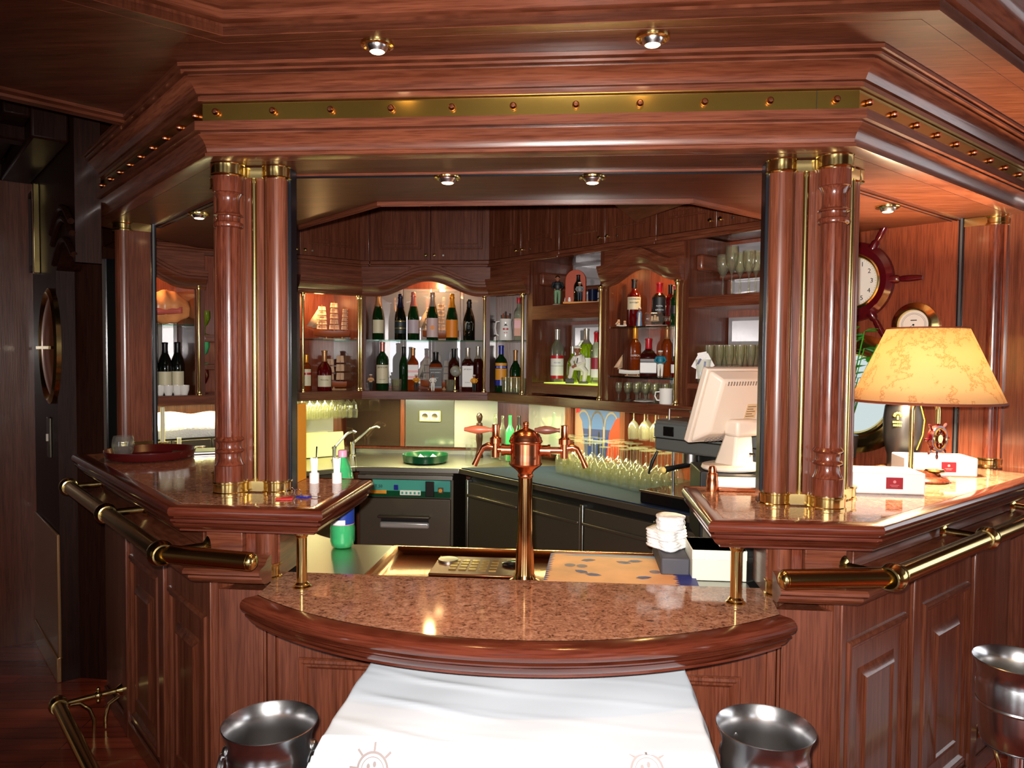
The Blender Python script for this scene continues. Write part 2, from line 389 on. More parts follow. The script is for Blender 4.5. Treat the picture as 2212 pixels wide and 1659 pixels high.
struct(MB().box(-6.5,5.2,-3.6,-3.5,0,.25).box(-6.5,5.2,-3.6,-3.5,2.35,2.7).box(-6.5,-3.9,-3.6,-3.5,.25,2.35).box(-2.6,-1.1,-3.6,-3.5,.25,2.35).box(.2,1.7,-3.6,-3.5,.25,2.35).box(3.0,5.2,-3.6,-3.5,.25,2.35).build('wall_rear', M_PLASTER))
struct(MB().box(-6.5,-6.4,-3.6,1.5,0,2.7).build('wall_left_far', M_PLASTER))
def unseen_window(n, M, x0, x1, z0, z1, power):
    w = struct(MB(M).frame(x0,x1,z0,z1,[(0,0),(0,.05),(.06,.05),(.06,0)]).box((x0+x1)/2-.025,(x0+x1)/2+.025,-.03,.02,z0,z1).build('unseen_window_%d'%n, M_WV))
    p = MB(M).add([(x0,.03,z0),(x1,.03,z0),(x1,.03,z1),(x0,.03,z1)],[(0,1,2,3)]).build('pane', M_PANE, w, fix=False)
    l = bpy.data.lights.new('daylight','AREA'); l.shape='RECTANGLE'; l.size=x1-x0; l.size_y=z1-z0; l.energy=power; l.color=(.92,.95,1)
    o = bpy.data.objects.new('daylight', l); COL.objects.link(o); o.matrix_world = M @ Matrix.Translation(((x0+x1)/2,-.06,(z0+z1)/2)) @ Matrix.Rotation(pi/2,4,'X')
    o.visible_camera = True
wrF = Matrix.Translation((5.1,2.5,0)) @ Matrix.Rotation(-pi/2,4,'Z')
unseen_window(1, wrF, -1.9, 1.9, .8, 2.3, 30)
wbF = Matrix.Translation((-3.25,-3.5,0)) @ Matrix.Rotation(pi,4,'Z')
unseen_window(2, wbF, -.65, .65, .25, 2.35, 3)  # unseen rear window, stretched towards the floor to whiten brass reflections
for k_, x_ in ((3,-.45),(4,2.35)): unseen_window(k_, Matrix.Translation((x_,-3.5,0)) @ Matrix.Rotation(pi,4,'Z'), -.65, .65, .25, 2.35, 6)  # extra unseen windows, added behind the camera to brighten the brass
# left door in its wall, with panel above
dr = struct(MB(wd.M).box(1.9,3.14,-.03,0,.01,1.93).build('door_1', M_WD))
MB(wd.M).box(1.92,3.12,-.034,-.03,.03,.37).build('kick_plate', M_KICK, dr)
for z in (.25,.98,1.74):
    MB().tube([wd.p(3.15,-.045,z-.075), wd.p(3.15,-.045,z+.075)], .011, 10).build('hinge', M_BRASS, dr)
t = MB(wd.M)
t.box(3.14,3.175,-.05,0,0,1.95); t.box(1.8,3.175,-.05,0,1.93,1.98)
struct(t.build('trim_7', M_WD, bev=.008))
t = MB(wd.M)
for a, z0, z1 in ((.0,2.05,2.33),(.05,2.1,2.28)): t.frame(1.9+a,3.0-a,z0,z1,[(0,0),(.004,.012),(.016,.012),(.02,0)])
struct(t.build('trim_8', M_WD))
t = MB(wl.M); t.box(0,.83,-.02,0,0,.12); t.box(.1,.83,-.012,0,.12,.72); struct(t.build('baseboard_left', M_KICK, bev=.004))
t = MB(wl.M)
t.frame(.17,.33,2.02,2.44,[(0,0),(.0,.02),(.03,.025),(.035,0)]); struct(t.build('trim_9', M_WD))
struct(MB(wl.M).box(.36,.40,-.03,0,2.0,2.46).build('trim_10', M_BRASS, bev=.004))
# oval brass mirror on the return wall
oc = wl.p(.70,0,1.62); o1, z1_ = wl.hit(97,735); o2, _ = wl.hit(133,735); _, zt = wl.hit(115,622); _, zb = wl.hit(115,872)
cs, cz, hs, hz = (o1+o2)/2, (zt+zb)/2, abs(o2-o1)/2, (zt-zb)/2
om = thing('oval_mirror', 'tall oval brass-rimmed mirror on the dark wall between door and passage', 'mirror', wl.p(cs,0,cz), wl.ang)
def oval(r, o, n=40): return [(hs*r*cos(2*pi*i/n), o, hz*r*sin(2*pi*i/n)) for i in range(n)]
q = MB(); R_ = [oval(1.0,0),oval(1.0,-.02),oval(.93,-.03),oval(.88,-.02),oval(.86,-.012)]
q.add(sum(R_,[]), [(k*40+i,k*40+(i+1)%40,(k+1)*40+(i+1)%40,(k+1)*40+i) for k in range(4) for i in range(40)]); q.build('rim', M_BRASS, om, world=False)
q = MB(); q.grid(lambda a, b_: (hs*.88*b_*cos(2*pi*a), -.014-.03*(1-b_*b_), hz*.88*b_*sin(2*pi*a)), 40, 8); q.build('bulged_glass', M_MIRC, om, world=False)
q = MB(); q.box(-hs*.8,hs*.8,-.046,-.036,-.014,.0); q.build('cross_bar', M_BRASS, om, world=False)
sw = thing('light_switch', 'small pale switch plate on the dark wall below the oval mirror', 'switch', wl.p(.62,0,1.17), wl.ang)
MB().box(-.04,.04,-.012,0,-.1,.1).build('plate', M_STEELD, sw, world=False, bev=.004); MB().box(-.008,.008,-.02,-.012,-.018,.018).build('toggle', M_CREAM, sw, world=False)

# ================================================================ canopy
def d_corner(d): return 1.0-.41421*d, 2.075+d         # corner of the bar's outline moved in by d
def outline(d, s=1.9, sl=None):                       # left wing end, left corner, right corner, right wing end
    h, y = d_corner(d); sl = sl or s
    return [(XC-h-sl*R2,y+sl*R2),(XC-h,y),(XC+h,y),(XC+h+s*R2,y+s*R2)]
D0 = .14
cp = outline(D0, 2.6, 1.62)
can = thing('bar_canopy', 'mahogany canopy with studded brass band hanging over the whole bar', 'canopy', (XC,2.2,2.2))
MB().sweep(cp, [(-.05,2.187),(.0,2.187),(.011,2.190),(.011,2.199),(.004,2.203),(.004,2.207),(.009,2.222),(.019,2.238),(.033,2.250),(.026,2.2515),(.026,2.2555),(.045,2.2575),(.045,2.284),(-.05,2.284)]).build('lower_cornice', M_WH, can, sharp=28)
MB().sweep(cp, [(-.05,2.346),(.033,2.346),(.033,2.360),(.026,2.361),(.026,2.3635),(.038,2.365),(.045,2.378),(.058,2.395),(.076,2.406),(.066,2.408),(.066,2.4115),(.089,2.413),(.089,2.4195),(.078,2.4205),(.078,2.424),(.099,2.4255),(.099,2.4365),(-.05,2.4365)]).build('upper_cornice', M_WH, can, sharp=28)
MB().sweep(cp, [(-.05,2.2845),(.016,2.2845),(.018,2.287),(.018,2.343),(.016,2.3455),(-.05,2.3455)]).build('brass_band', M_BAND, can)
inn = [(XC-.6-1.9*R2,2.875+1.9*R2),(XC-.6,2.875),(XC+.6,2.875),(XC+.6+1.9*R2,2.875+1.9*R2)]
oo = outline(D0+.04, 2.5, 1.6)
sf = MB()
for i in range(3): sf.prism([oo[i],oo[i+1],inn[i+1],inn[i]], 2.186, 2.206)
sf.build('soffit', M_WP, can)
MB().sweep(inn, [(0,2.17),(0,2.66),(-.02,2.66),(-.02,2.17)]).build('inner_fascia', M_WH, can)
tr = MB(); t_ = outline(.37, 1.75, 1.35)
tr.sweep(t_, [(0,2.1815),(0,2.1865),(-.022,2.1865),(-.022,2.1815)]); tr.build('shutter_track', M_BLACKM, can)
MB().sweep(outline(.348,1.75,1.35), [(0,2.181),(0,2.1865),(-.012,2.1865),(-.012,2.181)]).build('track_lip', M_WH, can)
bx, by = d_corner(D0-.018)
stud = MB(); stud.lathe([(0,.017),(.006,.0165),(.0095,.012),(.0105,.006),(.009,.001),(.006,0),(0,0)], n=14, M=Matrix.Rotation(pi/2,4,'X'))
sm = None
def put_stud(p, ang):
    global sm
    if sm is None:
        sm = stud.build('stud', M_COPPER, can, world=False); o = sm
    else: o = sm.copy(); COL.objects.link(o)
    o.location = p-Vector(can.location); o.rotation_euler = (0,0,ang)
for px in (468,591,716,846,977,1109,1244,1382,1521,1662,1805): q = at_y(px, 235, by); put_stud(Vector((q.x,by,2.316)), 0)
for i in range(9): a = .045+.158*i; put_stud(Vector((XC+bx+a*R2,by+a*R2,2.316)), pi/4); put_stud(Vector((XC-bx-a*R2,by+a*R2,2.316)), -pi/4)
for px in (1764,):
    q = at_y(px, 220, by); MB().box(q.x-.0008,q.x+.0008,by-.0008,by,2.287,2.343).build('band_seam', M_INK, can)
# ---------------------------------------------------------------- downlights
dl = None
def downlight(p, label, w, lamp=True, tilt=.0, aim=(0,.1,-1)):
    global dl
    if dl is None:
        dl = thing('downlight', label, 'ceiling light', p, 0, 'recessed brass downlights')
        MB().lathe([(.030,.004),(.031,-.003),(.037,-.007),(.044,-.004),(.045,0),(.045,.004)], n=28).build('ring', M_BRASS, dl, world=False)
        MB().lathe([(.031,.004),(.030,-.006),(.0255,-.013),(.0215,-.019),(.020,-.019)], n=24).build('gimbal', M_CHROME, dl, world=False, fix=False)
        MB().lathe([(.0205,-.0175),(.017,-.0205),(.0,-.0215)], n=20).build('bulb', M_BULB, dl, world=False); o = dl
    else: o = dup(dl, p, 0, label)
    o['group'] = 'recessed brass downlights'
    spot(None, Vector(p)+Vector((0,0,-.03)), w, aim=aim)
    return o
downlight(at_z(815,97,ZS-.004), 'brass downlight in the ceiling strip above the canopy, left of the pair', 9, aim=(0,-.1,-1))
downlight(at_z(1410,82,ZS-.004), 'brass downlight in the ceiling strip above the canopy, right of the pair', 14, aim=(0,-.1,-1))
downlight(at_z(967,383,2.182), 'brass downlight in the canopy soffit over the serving gap, left of its pair', 2.5)
downlight(at_z(1280,383,2.182), 'brass downlight in the canopy soffit above the beer tower, right of its pair', 4)
downlight(at_z(430,462,2.182), 'brass downlight in the soffit of the left wing beside the left pier', 5)
downlight(at_z(1918,447,2.182), 'brass downlight in the soffit of the right wing above the ship-wheel clock', 7)

# ================================================================ piers
cr = lambda a, z: 1
def shaft_prof(z0, z1):
    pr = [(.046,.0),(.046,.050),(.0425,.0515),(.0375,.062),(.0345,.073),(.0335,.080),(.0335,.088),(.040,.091),(.0435,.096),(.040,.101),(.036,.103),(.0335,.112),(.035,.124),(.040,.127),(.0445,.132),(.040,.138),(.0365,.142)]
    bot = [(r, z0+z) for r, z in pr]
    tp = [(.0365,.160),(.040,.1595),(.0445,.156),(.046,.150),(.0445,.144),(.040,.141),(.036,.140),(.0345,.132),(.036,.124),(.044,.1215),(.0455,.1195),(.0435,.117),(.0365,.113),(.0335,.103),(.0335,.075),(.0355,.063),(.0415,.0515),(.046,.050),(.046,.0)]
    top = [(r, z1-z) for r, z in tp]
    mid = [(.0365, z0+.142+(z1-.16-z0-.142)*i/24) for i in range(1,24)]
    return bot+mid+top
def pier(sd):
    M = SYM[sd]; P = lambda x, y, z=0: M @ Vector((x,y,z))
    sn = SIDE[sd]; z0, z1 = 1.1525, 2.186
    p = thing('bar_pier', 'mahogany pier with turned fluted column and brass rods at the %s corner of the bar'%sn, 'pier', P(.9,2.36,z0))
    core = [(.765,2.335),(.908,2.335),(1.043,2.470),(.995,2.518),(.885,2.405),(.765,2.405)]
    if sd < 0: core = core
    c = MB(M); c.prism(core, z0, z1)
    for x in (.820,.880): c.box(x-.003,x+.003,2.326,2.337,z0,z1)
    fw = Matrix.Translation((.908,2.335,0)) @ Matrix.Rotation(pi/4,4,'Z')
    for x in (.135,.172,.185): c.box(x-.003,x+.003,-.009,.002,z0,z1, M @ fw)
    c.build('core', M_WV, p)
    def fl(a, z):
        if not (z0+.175 < z < z1-.195): return 1
        return 1-.17*max(0, cos(a*8+.5))**7
    MB().lathe(shaft_prof(z0+.04, z1-.037), P(.922,2.303,0), 96, mod=fl).build('turned_column', M_TURN, p, sharp=32)
    for k, (x, y) in enumerate(((.781,2.342),(1.036,2.478))):
        MB().lathe([((.036,.020)[k],z0),((.036,.020)[k],z1)], P(x,y), 28).build('half_column', M_WV, p)
    for x, y in ((.850,2.332),(1.020,2.444)):
        MB().tube([P(x,y,z0+.03),P(x,y,z1-.03)], .0095, 14).build('brass_rod', M_BRASS, p)
    for nm, za, zb, ln in (('brass_base',z0,z0+.040,1),('brass_capital',z1-.040,z1+.0,0)):
        q = MB(); r = lambda R: [(R+.003,za),(R+.003,za+.005),(R,za+.008),(R,zb-.008),(R+.003,zb-.005),(R+.003,zb)] if ln else [(R,za),(R+.003,za+.004),(R,za+.008),(R,zb-.003),(R+.002,zb)]
        for x, y, R in ((.922,2.303,.052),(.781,2.342,.044),(1.036,2.478,.030)): q.lathe([(0,za)]+r(R)+[(0,zb)], P(x,y), 36)
        q.prism([(.765,2.318),(.914,2.318),(1.052,2.456),(1.0,2.522),(.882,2.415),(.765,2.415)], za+.004, zb-.004, M)
        q.build(nm, M_BRASS, p, sharp=30)
    MB(M).box(.735,.747,2.345,2.395,z0,z1).build('shutter_guide', M_BLACKM, p, bev=.002)
    MB(M).box(.7475,.7505,2.343,2.36,z0,z1).build('guide_edge', M_GUIDE, p)
    MB(M @ Matrix.Translation((1.036,2.478,0)) @ Matrix.Rotation(pi/4,4,'Z')).box(.021,.030,.004,.04,z0,z1).build('shutter_guide', M_BLACKM, p, bev=.002)
    return p
pier(-1); pier(1)
def end_pier(sd):
    M = SYM[sd]; sn = SIDE[sd]; z0, z1 = 1.1525, 2.186
    F_ = M @ Matrix.Translation((.931,2.335,0)) @ Matrix.Rotation(pi/4,4,'Z')
    L_ = 1.345
    p = thing('end_pier', 'slim mahogany pier with one round column at the far end of the %s wing'%sn, 'pier', F_ @ Vector((L_,0,z0)))
    MB(F_).box(L_-.034,L_+.04,.0,.10,z0,z1).build('core', M_WV, p)
    MB().lathe([(.037,z0),(.037,z1)], F_ @ Vector((L_,-.005,0)), 28).build('column', M_TURN if sd > 0 else M_WV, p)
    MB().tube([F_ @ Vector((L_+.05,-.004,z0)), F_ @ Vector((L_+.05,-.004,z1))], .009, 12).build('brass_rod', M_BRASS, p)
    for nm, za, zb in (('brass_base',z0,z0+.038),('brass_capital',z1-.04,z1)):
        q = MB(); q.lathe([(0,za),(.048,za),(.048,za+.006),(.045,za+.01),(.045,zb-.01),(.048,zb-.006),(.048,zb),(0,zb)], F_ @ Vector((L_,-.005,0)), 32); q.box(L_-.040,L_+.045,-.006,.106,za+.003,zb-.003, F_); q.build(nm, M_BRASS, p)
    MB(F_).box(L_-.042,L_-.022,.101,.122,z0,z1).build('shutter_guide', M_BLACKM, p, bev=.002)
    MB(F_).box(L_-.0435,L_-.0425,.106,.114,z0,z1).build('guide_edge', M_GUIDE, p)
end_pier(-1); end_pier(1)

# ================================================================ counters
EDGE = [(-.045,1.152),(-.010,1.152),(-.003,1.149),(.002,1.142),(.003,1.134),(.0,1.126),(-.004,1.122),(-.017,1.1205),(-.017,1.1165),(-.006,1.1145),(-.006,1.108),(-.022,1.1065),(-.022,1.1025),(-.014,1.100),(-.020,1.090),(-.030,1.081),(-.036,1.079),(-.036,1.074),(-.09,1.074),(-.09,1.12)]
def counter(sd):
    M = SYM[sd]; sn = SIDE[sd]; s = 1.42
    p = thing('bar_counter', 'raised granite-topped counter wing with moulded wooden edge, %s of the serving gap'%sn, 'counter', M @ Vector((1.1,2.5,1.074)))
    path = [(.54,2.60),(.54,2.07),(1.0,2.075),(1.0+s*R2,2.075+s*R2),(1.0+s*R2-.39,2.075+s*R2+.39)]
    MB(M).sweep(path, EDGE).build('wooden_edge', M_EDGE, p, sharp=30)
    i = .045
    gp = [(.54+i,2.605),(.54+i,2.07+i),(1.0-.41421*i,2.075+i),(1.0+s*R2-1.41421*i,2.075+s*R2),(1.0+s*R2-.40,2.075+s*R2+.40-1.4*i+.02),(.785,2.605)]
    MB(M).prism(gp, 1.128, 1.1525).build('granite_top', M_GRAN, p, bev=.002)
    MB(M).prism([(.60,2.60),(.60,2.14),(.97,2.14),(1.0+s*R2-.08,2.11+s*R2),(1.0+s*R2-.40,2.075+s*R2+.37),(.785,2.60)], 1.076, 1.127).build('underside', M_WH, p)
    MB(M).tube([(.545,2.612,1.142),(.79,2.612,1.142),(1.6,3.42,1.142)], .012, 8).build('back_edge_strip', M_COPPER, p)
counter(-1); counter(1)
# low serving counter with the bowed front
Rr, yc = 1.204, 2.962
a_ = asin(.766/Rr); arc = [(XC+Rr*sin(-a_+2*a_*i/48), yc-Rr*cos(-a_+2*a_*i/48)) for i in range(49)]
lc = thing('serving_counter', 'low bow-fronted serving counter topped with red granite in the middle of the bar', 'counter', (XC,2.0,.81))
prof = [(-.055,.902),(-.016,.902),(-.006,.898),(.0,.890),(.001,.880),(-.003,.870),(-.010,.864),(-.026,.862),(-.026,.857),(-.013,.8555),(-.016,.850),(-.030,.8485),(-.030,.844),(-.022,.845),(-.026,.838),(-.036,.826),(-.046,.820),(-.046,.814),(-.10,.814),(-.10,.88)]
MB().sweep(arc, prof).build('wooden_edge', M_EDGE, lc, sharp=30)
gi = [(XC+(Rr-.05)*sin(-a_+2*a_*i/48), yc-(Rr-.05)*cos(-a_+2*a_*i/48)) for i in range(49)]
MB().prism(gi+[(XC+.745,2.20),(XC+.83,2.31),(XC-.83,2.31),(XC-.745,2.20)], .87, .902).build('granite_top', M_GRAN, lc, bev=.002)
MB().prism([(XC+(Rr-.09)*sin(-a_+2*a_*i/24), yc-(Rr-.09)*cos(-a_+2*a_*i/24)) for i in range(25)]+[(XC+.7,2.3),(XC-.7,2.3)], .816, .869).build('underside', M_WH, lc)
# brass posts that carry the raised counter
def post(sd):
    M = SYM[sd]; c = M @ Vector((.632,2.157,0))
    p = thing('brass_post', 'short brass post standing on the serving counter under the %s counter'%SIDE[sd], 'post', (c.x,c.y,.9025))
    MB().lathe([(.0155,.01),(.0155,.165)], n=24).build('shaft', M_BRASS, p, world=False)
    MB().lathe([(0,0),(.028,0),(.028,.004),(.022,.008),(.022,.012),(.018,.016),(.0155,.018)], n=24).build('foot', M_BRASS, p, world=False)
    MB().lathe([(.0155,.150),(.018,.153),(.019,.158),(.026,.162),(.026,.1705),(0,.1705)], n=24).build('cap', M_BRASS, p, world=False)
post(-1); post(1)

# ================================================================ bar front
RP = [(0,0),(.0,.006),(.004,.012),(.012,.014),(.018,.010),(.024,.010),(.030,.004),(.034,0)]
def front(sd):
    M = SYM[sd]; sn = SIDE[sd]; s = 1.44; d = .14
    h, y = d_corner(d)
    p = thing('bar_front_wing', 'panelled mahogany front below the %s wing counter'%sn, 'bar front', M @ Vector((1.3,2.6,0)))
    body = [(h-.02,y),(h,y),(h+s*R2,y+s*R2),(h+s*R2-.12,y+s*R2+.12),(h-.10,y+.17)]
    MB(M).prism(body, 0, 1.076).build('carcass', M_WV, p)
    F_ = M @ Matrix.Translation((h,y,0)) @ Matrix.Rotation(pi/4,4,'Z')
    MB(F_).box(-.004,.03,-.006,.004,.0,.925).build('corner_post', M_WV, p, bev=.003)
    pitch = .535
    for k in range(3):
        a = k*pitch
        if a+.46 < s: MB(F_).box(a+.465,a+.53,-.016,.002,.0,.925).build('batten', M_WV, p, bev=.004)
        if a+.42 > s: continue
        q = MB(F_); q.frame(a+.03,a+.435,.10,.775, RP); f = q.build('panel', M_WV, p, sharp=25)
        q = MB(F_); q.frame(a+.108,a+.355,.18,.675,[(0,0),(.008,.002),(.03,.016),(.034,.016),(.04,.010),(.044,.010)])
        q.add([(a+.152,-.010,.224),(a+.311,-.010,.224),(a+.311,-.010,.631),(a+.152,-.010,.631)],[(0,1,2,3)]); q.build('raised_field', M_WV, f, sharp=25)
    MB(F_).box(0,s,-.012,0,0,.07).build('plinth', M_WH, p, bev=.004)
    MB(F_).box(.06,s-.02,-.004,.002,.985,1.07).build('frieze_panel', M_WH, p, bev=.003)
    # ledge under the handrail
    lp = [(.745,2.205),(h,2.205),(h+s*R2,2.205+s*R2)]
    MB(M).sweep(lp, [(.0,.905),(.03,.905),(.052,.909),(.066,.917),(.073,.928),(.073,.936),(.083,.938),(.092,.945),(.092,.954),(.086,.960),(.05,.966),(.03,.980),(.0,.985)]).build('ledge', M_WH, p, sharp=30)
    MB(M).box(.83,.945,2.19,2.25,.972,1.076).build('frieze_block', M_WH, p, bev=.003)
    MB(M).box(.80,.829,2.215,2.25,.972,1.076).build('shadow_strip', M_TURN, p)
    # column and board between the two counters
    MB(M).box(.735,.96,2.245,2.40,.9025,1.076).build('counter_support', M_WH, p)
    MB(M).lathe([(.036,.9025),(.036,1.076)], (.776,2.250,0), 28).build('lower_column', M_WV, p)
    MB(M).lathe([(.044,.9025),(.044,.908),(.041,.912),(.041,.942),(.044,.946),(.044,.950),(.036,.951)], (.776,2.250,0), 32).build('column_base', M_BRASS, p)
front(-1); front(1)
cf = thing('counter_front', 'panelled mahogany front under the bowed serving counter behind the white table', 'counter front', (XC,2.2,0))
h_, y_ = d_corner(.14)
MB().box(XC-h_+.02,XC+h_-.02,2.22,2.29,0,.868).build('carcass', M_WV, cf)
for sd in (1,-1):
    for a, b_, t in ((.775,.79,.010),(.735,.76,.014),(.762,.770,.02)): MB(SYM[sd]).box(a,b_,2.22-t,2.222,0,.815).build('batten', M_WV, cf, bev=.002)
Fc = Matrix.Translation((XC,2.22,0))
for a, b_ in ((-.665,-.30),(-.27,.27),(.30,.665)):
    MB(Fc).frame(a,b_,.10,.665,RP).build('panel', M_WV, cf, sharp=25)
MB(Fc).box(-.9,.9,-.012,0,0,.08).build('plinth', M_WH, cf)
# ---------------------------------------------------------------- handrails and footrails
def rails(sd):
    M = SYM[sd]; sn = SIDE[sd]; z = 1.012; P = lambda x, y, q=z: M @ Vector((x,y,q))
    p = thing('hand_rail', 'thick brass hand rail bending round the %s corner below the counter edge'%sn, 'rail', P(1.03,2.085))
    c = (1.03,2.085); L = 1.40
    e = (.735,2.03); w = lambda s: (c[0]+s*R2, c[1]+s*R2)
    MB().tube([P(*c),P(*e)], .0265, 20).build('end_tube', M_BRASS, p)
    MB().ball(P(e[0]-.001,e[1]), .0265, 12, (.75,1,1)).build('end_cap', M_BRASS, p)
    MB().tube([P(*c),P(*w(L))], .0265, 20).build('wing_tube', M_BRASS, p)
    for s in (.0,.70,L):
        b = M @ Matrix.Translation((*w(s),z)) @ Matrix.Rotation(pi/4,4,'Z') @ Matrix.Rotation(pi/2,4,'Y')
        MB(b).lathe([(.0265,-.034),(.031,-.033),(.031,-.029),(.029,-.027),(.033,-.02),(.0375,-.008),(.038,.0),(.0375,.008),(.033,.02),(.029,.027),(.031,.029),(.031,.033),(.0265,.034)], n=24).build('ball_joint', M_BRASS, p)
        if s == L: MB().ball(P(*w(s+.02)), .032, 12).build('end_cap', M_BRASS, p)
        q = MB(); a0 = P(*w(s)); a1 = P(w(s)[0]-.135*R2,w(s)[1]+.135*R2)
        q.tube([a0,a1], .0125, 14); d = (a1-a0).normalized(); q.tube([a1-d*.012,a1-d*.004,a1], [.014,.026,.030], 20); q.build('bracket', M_BRASS, p)
    z = .155
    f = thing('foot_rail', 'low brass foot rail on brackets along the foot of the %s wing'%sn, 'rail', P(1.15,2.1,0))
    h, y = d_corner(-.10)
    w = lambda s: (h+s*R2, y+s*R2)
    L = 1.24
    MB().tube([P(*w(.02),z),P(*w(L),z)], .026, 18).build('tube', M_BRASS, f)
    for s in (.25,L):
        b = M @ Matrix.Translation((*w(s),z)) @ Matrix.Rotation(pi/4,4,'Z') @ Matrix.Rotation(pi/2,4,'Y')
        MB(b).lathe([(.026,-.03),(.031,-.029),(.031,-.025),(.036,-.012),(.037,0),(.036,.012),(.031,.025),(.031,.029),(.026,.03)], n=22).build('ball_joint', M_BRASS, f)
        if s == L: MB().ball(P(*w(s+.02),z), .03, 10).build('end_cap', M_BRASS, f)
        a0 = P(*w(s),z); a1 = P(w(s)[0]-.235*R2,w(s)[1]+.235*R2,z); q = MB(); q.tube([a0,a1], .011, 12)
        mdl = a0.lerp(a1,.62); dd = (a1-a0).normalized()
        q.ball(mdl, .018, 8); q.ball(mdl+Vector((0,0,.026)), .009, 8); q.ball(mdl-Vector((0,0,.024)), .009, 8); q.tube([a1-dd*.02,a1], [.014,.026], 16); q.build('bracket', M_BRASS, f)
        k0 = a0.lerp(a1,.18); k1 = a0.lerp(a1,.55)
        MB().tube([k0-Vector((0,0,.01)), k0.lerp(k1,.4)+Vector((0,0,-.015)), k0.lerp(k1,.8)+Vector((0,0,-.05)), k1+Vector((0,0,-.10)), Vector((k1.x,k1.y,0))], .008, 10).build('support_leg', M_BRASS, f)
        k2 = a0.lerp(a1,.95)
        MB().tube([k2+Vector((0,0,-.03)), k2.lerp(k1,.4)+Vector((0,0,-.05)), k2.lerp(k1,.55)+Vector((0,0,-.10)), Vector((k2.lerp(k1,.55).x,k2.lerp(k1,.55).y,.004))], .008, 10).build('support_leg', M_BRASS, f)
rails(-1); rails(1)
# ================================================================ back bar
def wave(c, w, hgt): return lambda s: hgt*.5*(1+cos(pi*min(1,abs(s-c)/w)))
VP = [(.0,0),(.016,0),(.019,.010),(.026,.016),(.026,.026),(.036,.036),(.047,.052),(.050,.056),(.050,.068),(.058,.072),(.058,.086),(.064,.090),(.064,.104),(.0,.108)]
def valance(fr, s0, s1, f, zb, par, name='valance'):
    n = max(2, int((s1-s0)/.02)); v = []; k = len(VP)
    for i in range(n+1):
        s = s0+(s1-s0)*i/n
        for o, z in VP: v.append((s, -o, zb+f(s)+z))
    q = MB(fr.M); q.add(v, [(i*k+a,(i+1)*k+a,(i+1)*k+a+1,i*k+a+1) for i in range(n) for a in range(k-1)]+[tuple(range(k)), tuple(range(n*k+k-1,n*k-1,-1))])
    v = []
    for i in range(n+1):
        s = s0+(s1-s0)*i/n; v += [(s,.0,zb+f(s)),(s,.02,zb+f(s)),(s,.02,2.19),(s,.0,2.19)]
    q.add(v, [(i*4+a,(i+1)*4+a,(i+1)*4+(a+1)%4,i*4+(a+1)%4) for i in range(n) for a in range(4)])
    return q.build(name, M_WH, par, sharp=30)
def pole(fr, s, z0, z1, par, t=-.012):
    q = MB(); c = fr.p(s,t,0)
    q.lathe([(0,z0),(.017,z0),(.017,z0+.006),(.011,z0+.011),(.011,z0+.024),(.0085,z0+.03),(.0085,z1-.03),(.011,z1-.024),(.011,z1-.011),(.017,z1-.006),(.017,z1),(.007,z1+.004),(.0,z1+.014)], c, 18)
    q.build('brass_pole', M_BRASS, par)
ZB, ZV = 1.357, 1.975
ua = thing('shelf_unit', 'middle section of the back bar with glass shelf, arched top and mirror behind champagne bottles', 'shelf unit', UA.p(.42,0,1.3))
ub = thing('shelf_unit', 'right section of the back bar with an open niche, an arched bay and brass poles', 'shelf unit', UB.p(1,0,1.3))
ul = thing('shelf_unit', 'left section of the back bar with model ships and an arched bay of wine bottles', 'shelf unit', UL.p(1,0,1.3))
def section(fr, par, s0, s1, stiles, boards, mirrors, poles, vals, shelves, flip=False):
    MB(fr.M).box(s0,s1,-.025,.36,1.336,ZB).box(s0,s1,-.025,.0,1.302,1.336).build('base_board', M_WH, par, bev=.003)
    MB(fr.M).box(s0,s1,.34,.36,ZB,2.19).build('back_panel', M_RED, par)
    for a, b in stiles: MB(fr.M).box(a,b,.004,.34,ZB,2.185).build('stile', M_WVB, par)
    for a, b, z0, z1, t0 in boards: MB(fr.M).box(a,b,t0,.34,z0,z1).build('board', M_WH, par, bev=.003)
    for a, b, z0, z1 in mirrors:
        q = MB(fr.M); q.box(a,b,.325,.339,z0,z1); w = .018
        q.frame(a,b,z0,z1,[(0,0),(w,.004)], fr.M @ Matrix.Translation((0,.325,0))); q.build('mirror', M_MIRROR, par)
    for s in poles: pole(fr, s, ZB, ZV, par)
    for a, b, f, z in vals: valance(fr, a, b, f, z, par)
    for a, b, z in shelves: MB(fr.M).box(a,b,.01,.32,z-.008,z).build('glass_shelf', M_SHELF, par)
flat = lambda s: 0
AW = .847
section(UA, ua, .0, AW, [(.0,.028),(AW-.028,AW)], [], [(.03,.20,ZB+.02,2.05),(.205,.40,ZB+.02,2.05),(.405,.60,ZB+.02,2.05),(.605,.817,ZB+.02,2.05)], (-.0,AW-.035),
    [(0,AW,wave(.44,.34,.098),ZV)], [(.03,AW-.03,1.692)])
section(UB, ub, .0, 2.12, [(.355,.41),(.968,1.035),(1.497,1.56)], [(.41,.968,1.37,1.432,0),(.41,.968,1.81,1.895,0),(1.56,2.12,1.835,1.889,0),(1.56,2.12,1.44,1.47,0)],
    [(.12,.35,ZB,1.96),(.43,.69,1.45,1.79),(.70,.965,1.45,1.79),(.43,.69,1.91,2.17),(.70,.965,1.91,2.17),(1.2,1.35,ZB,1.99),(1.36,1.49,ZB,1.99),(1.57,1.77,1.66,1.80),(1.78,2.11,1.66,1.80),(1.58,1.85,1.91,2.17),(1.86,2.11,1.91,2.17)],
    (.335,.985,1.50), [(0,.385,flat,ZV),(1.0,1.53,wave(1.26,.24,.075),ZV)], [(.02,.355,1.692),(1.035,1.497,1.755),(1.035,1.497,1.491)])
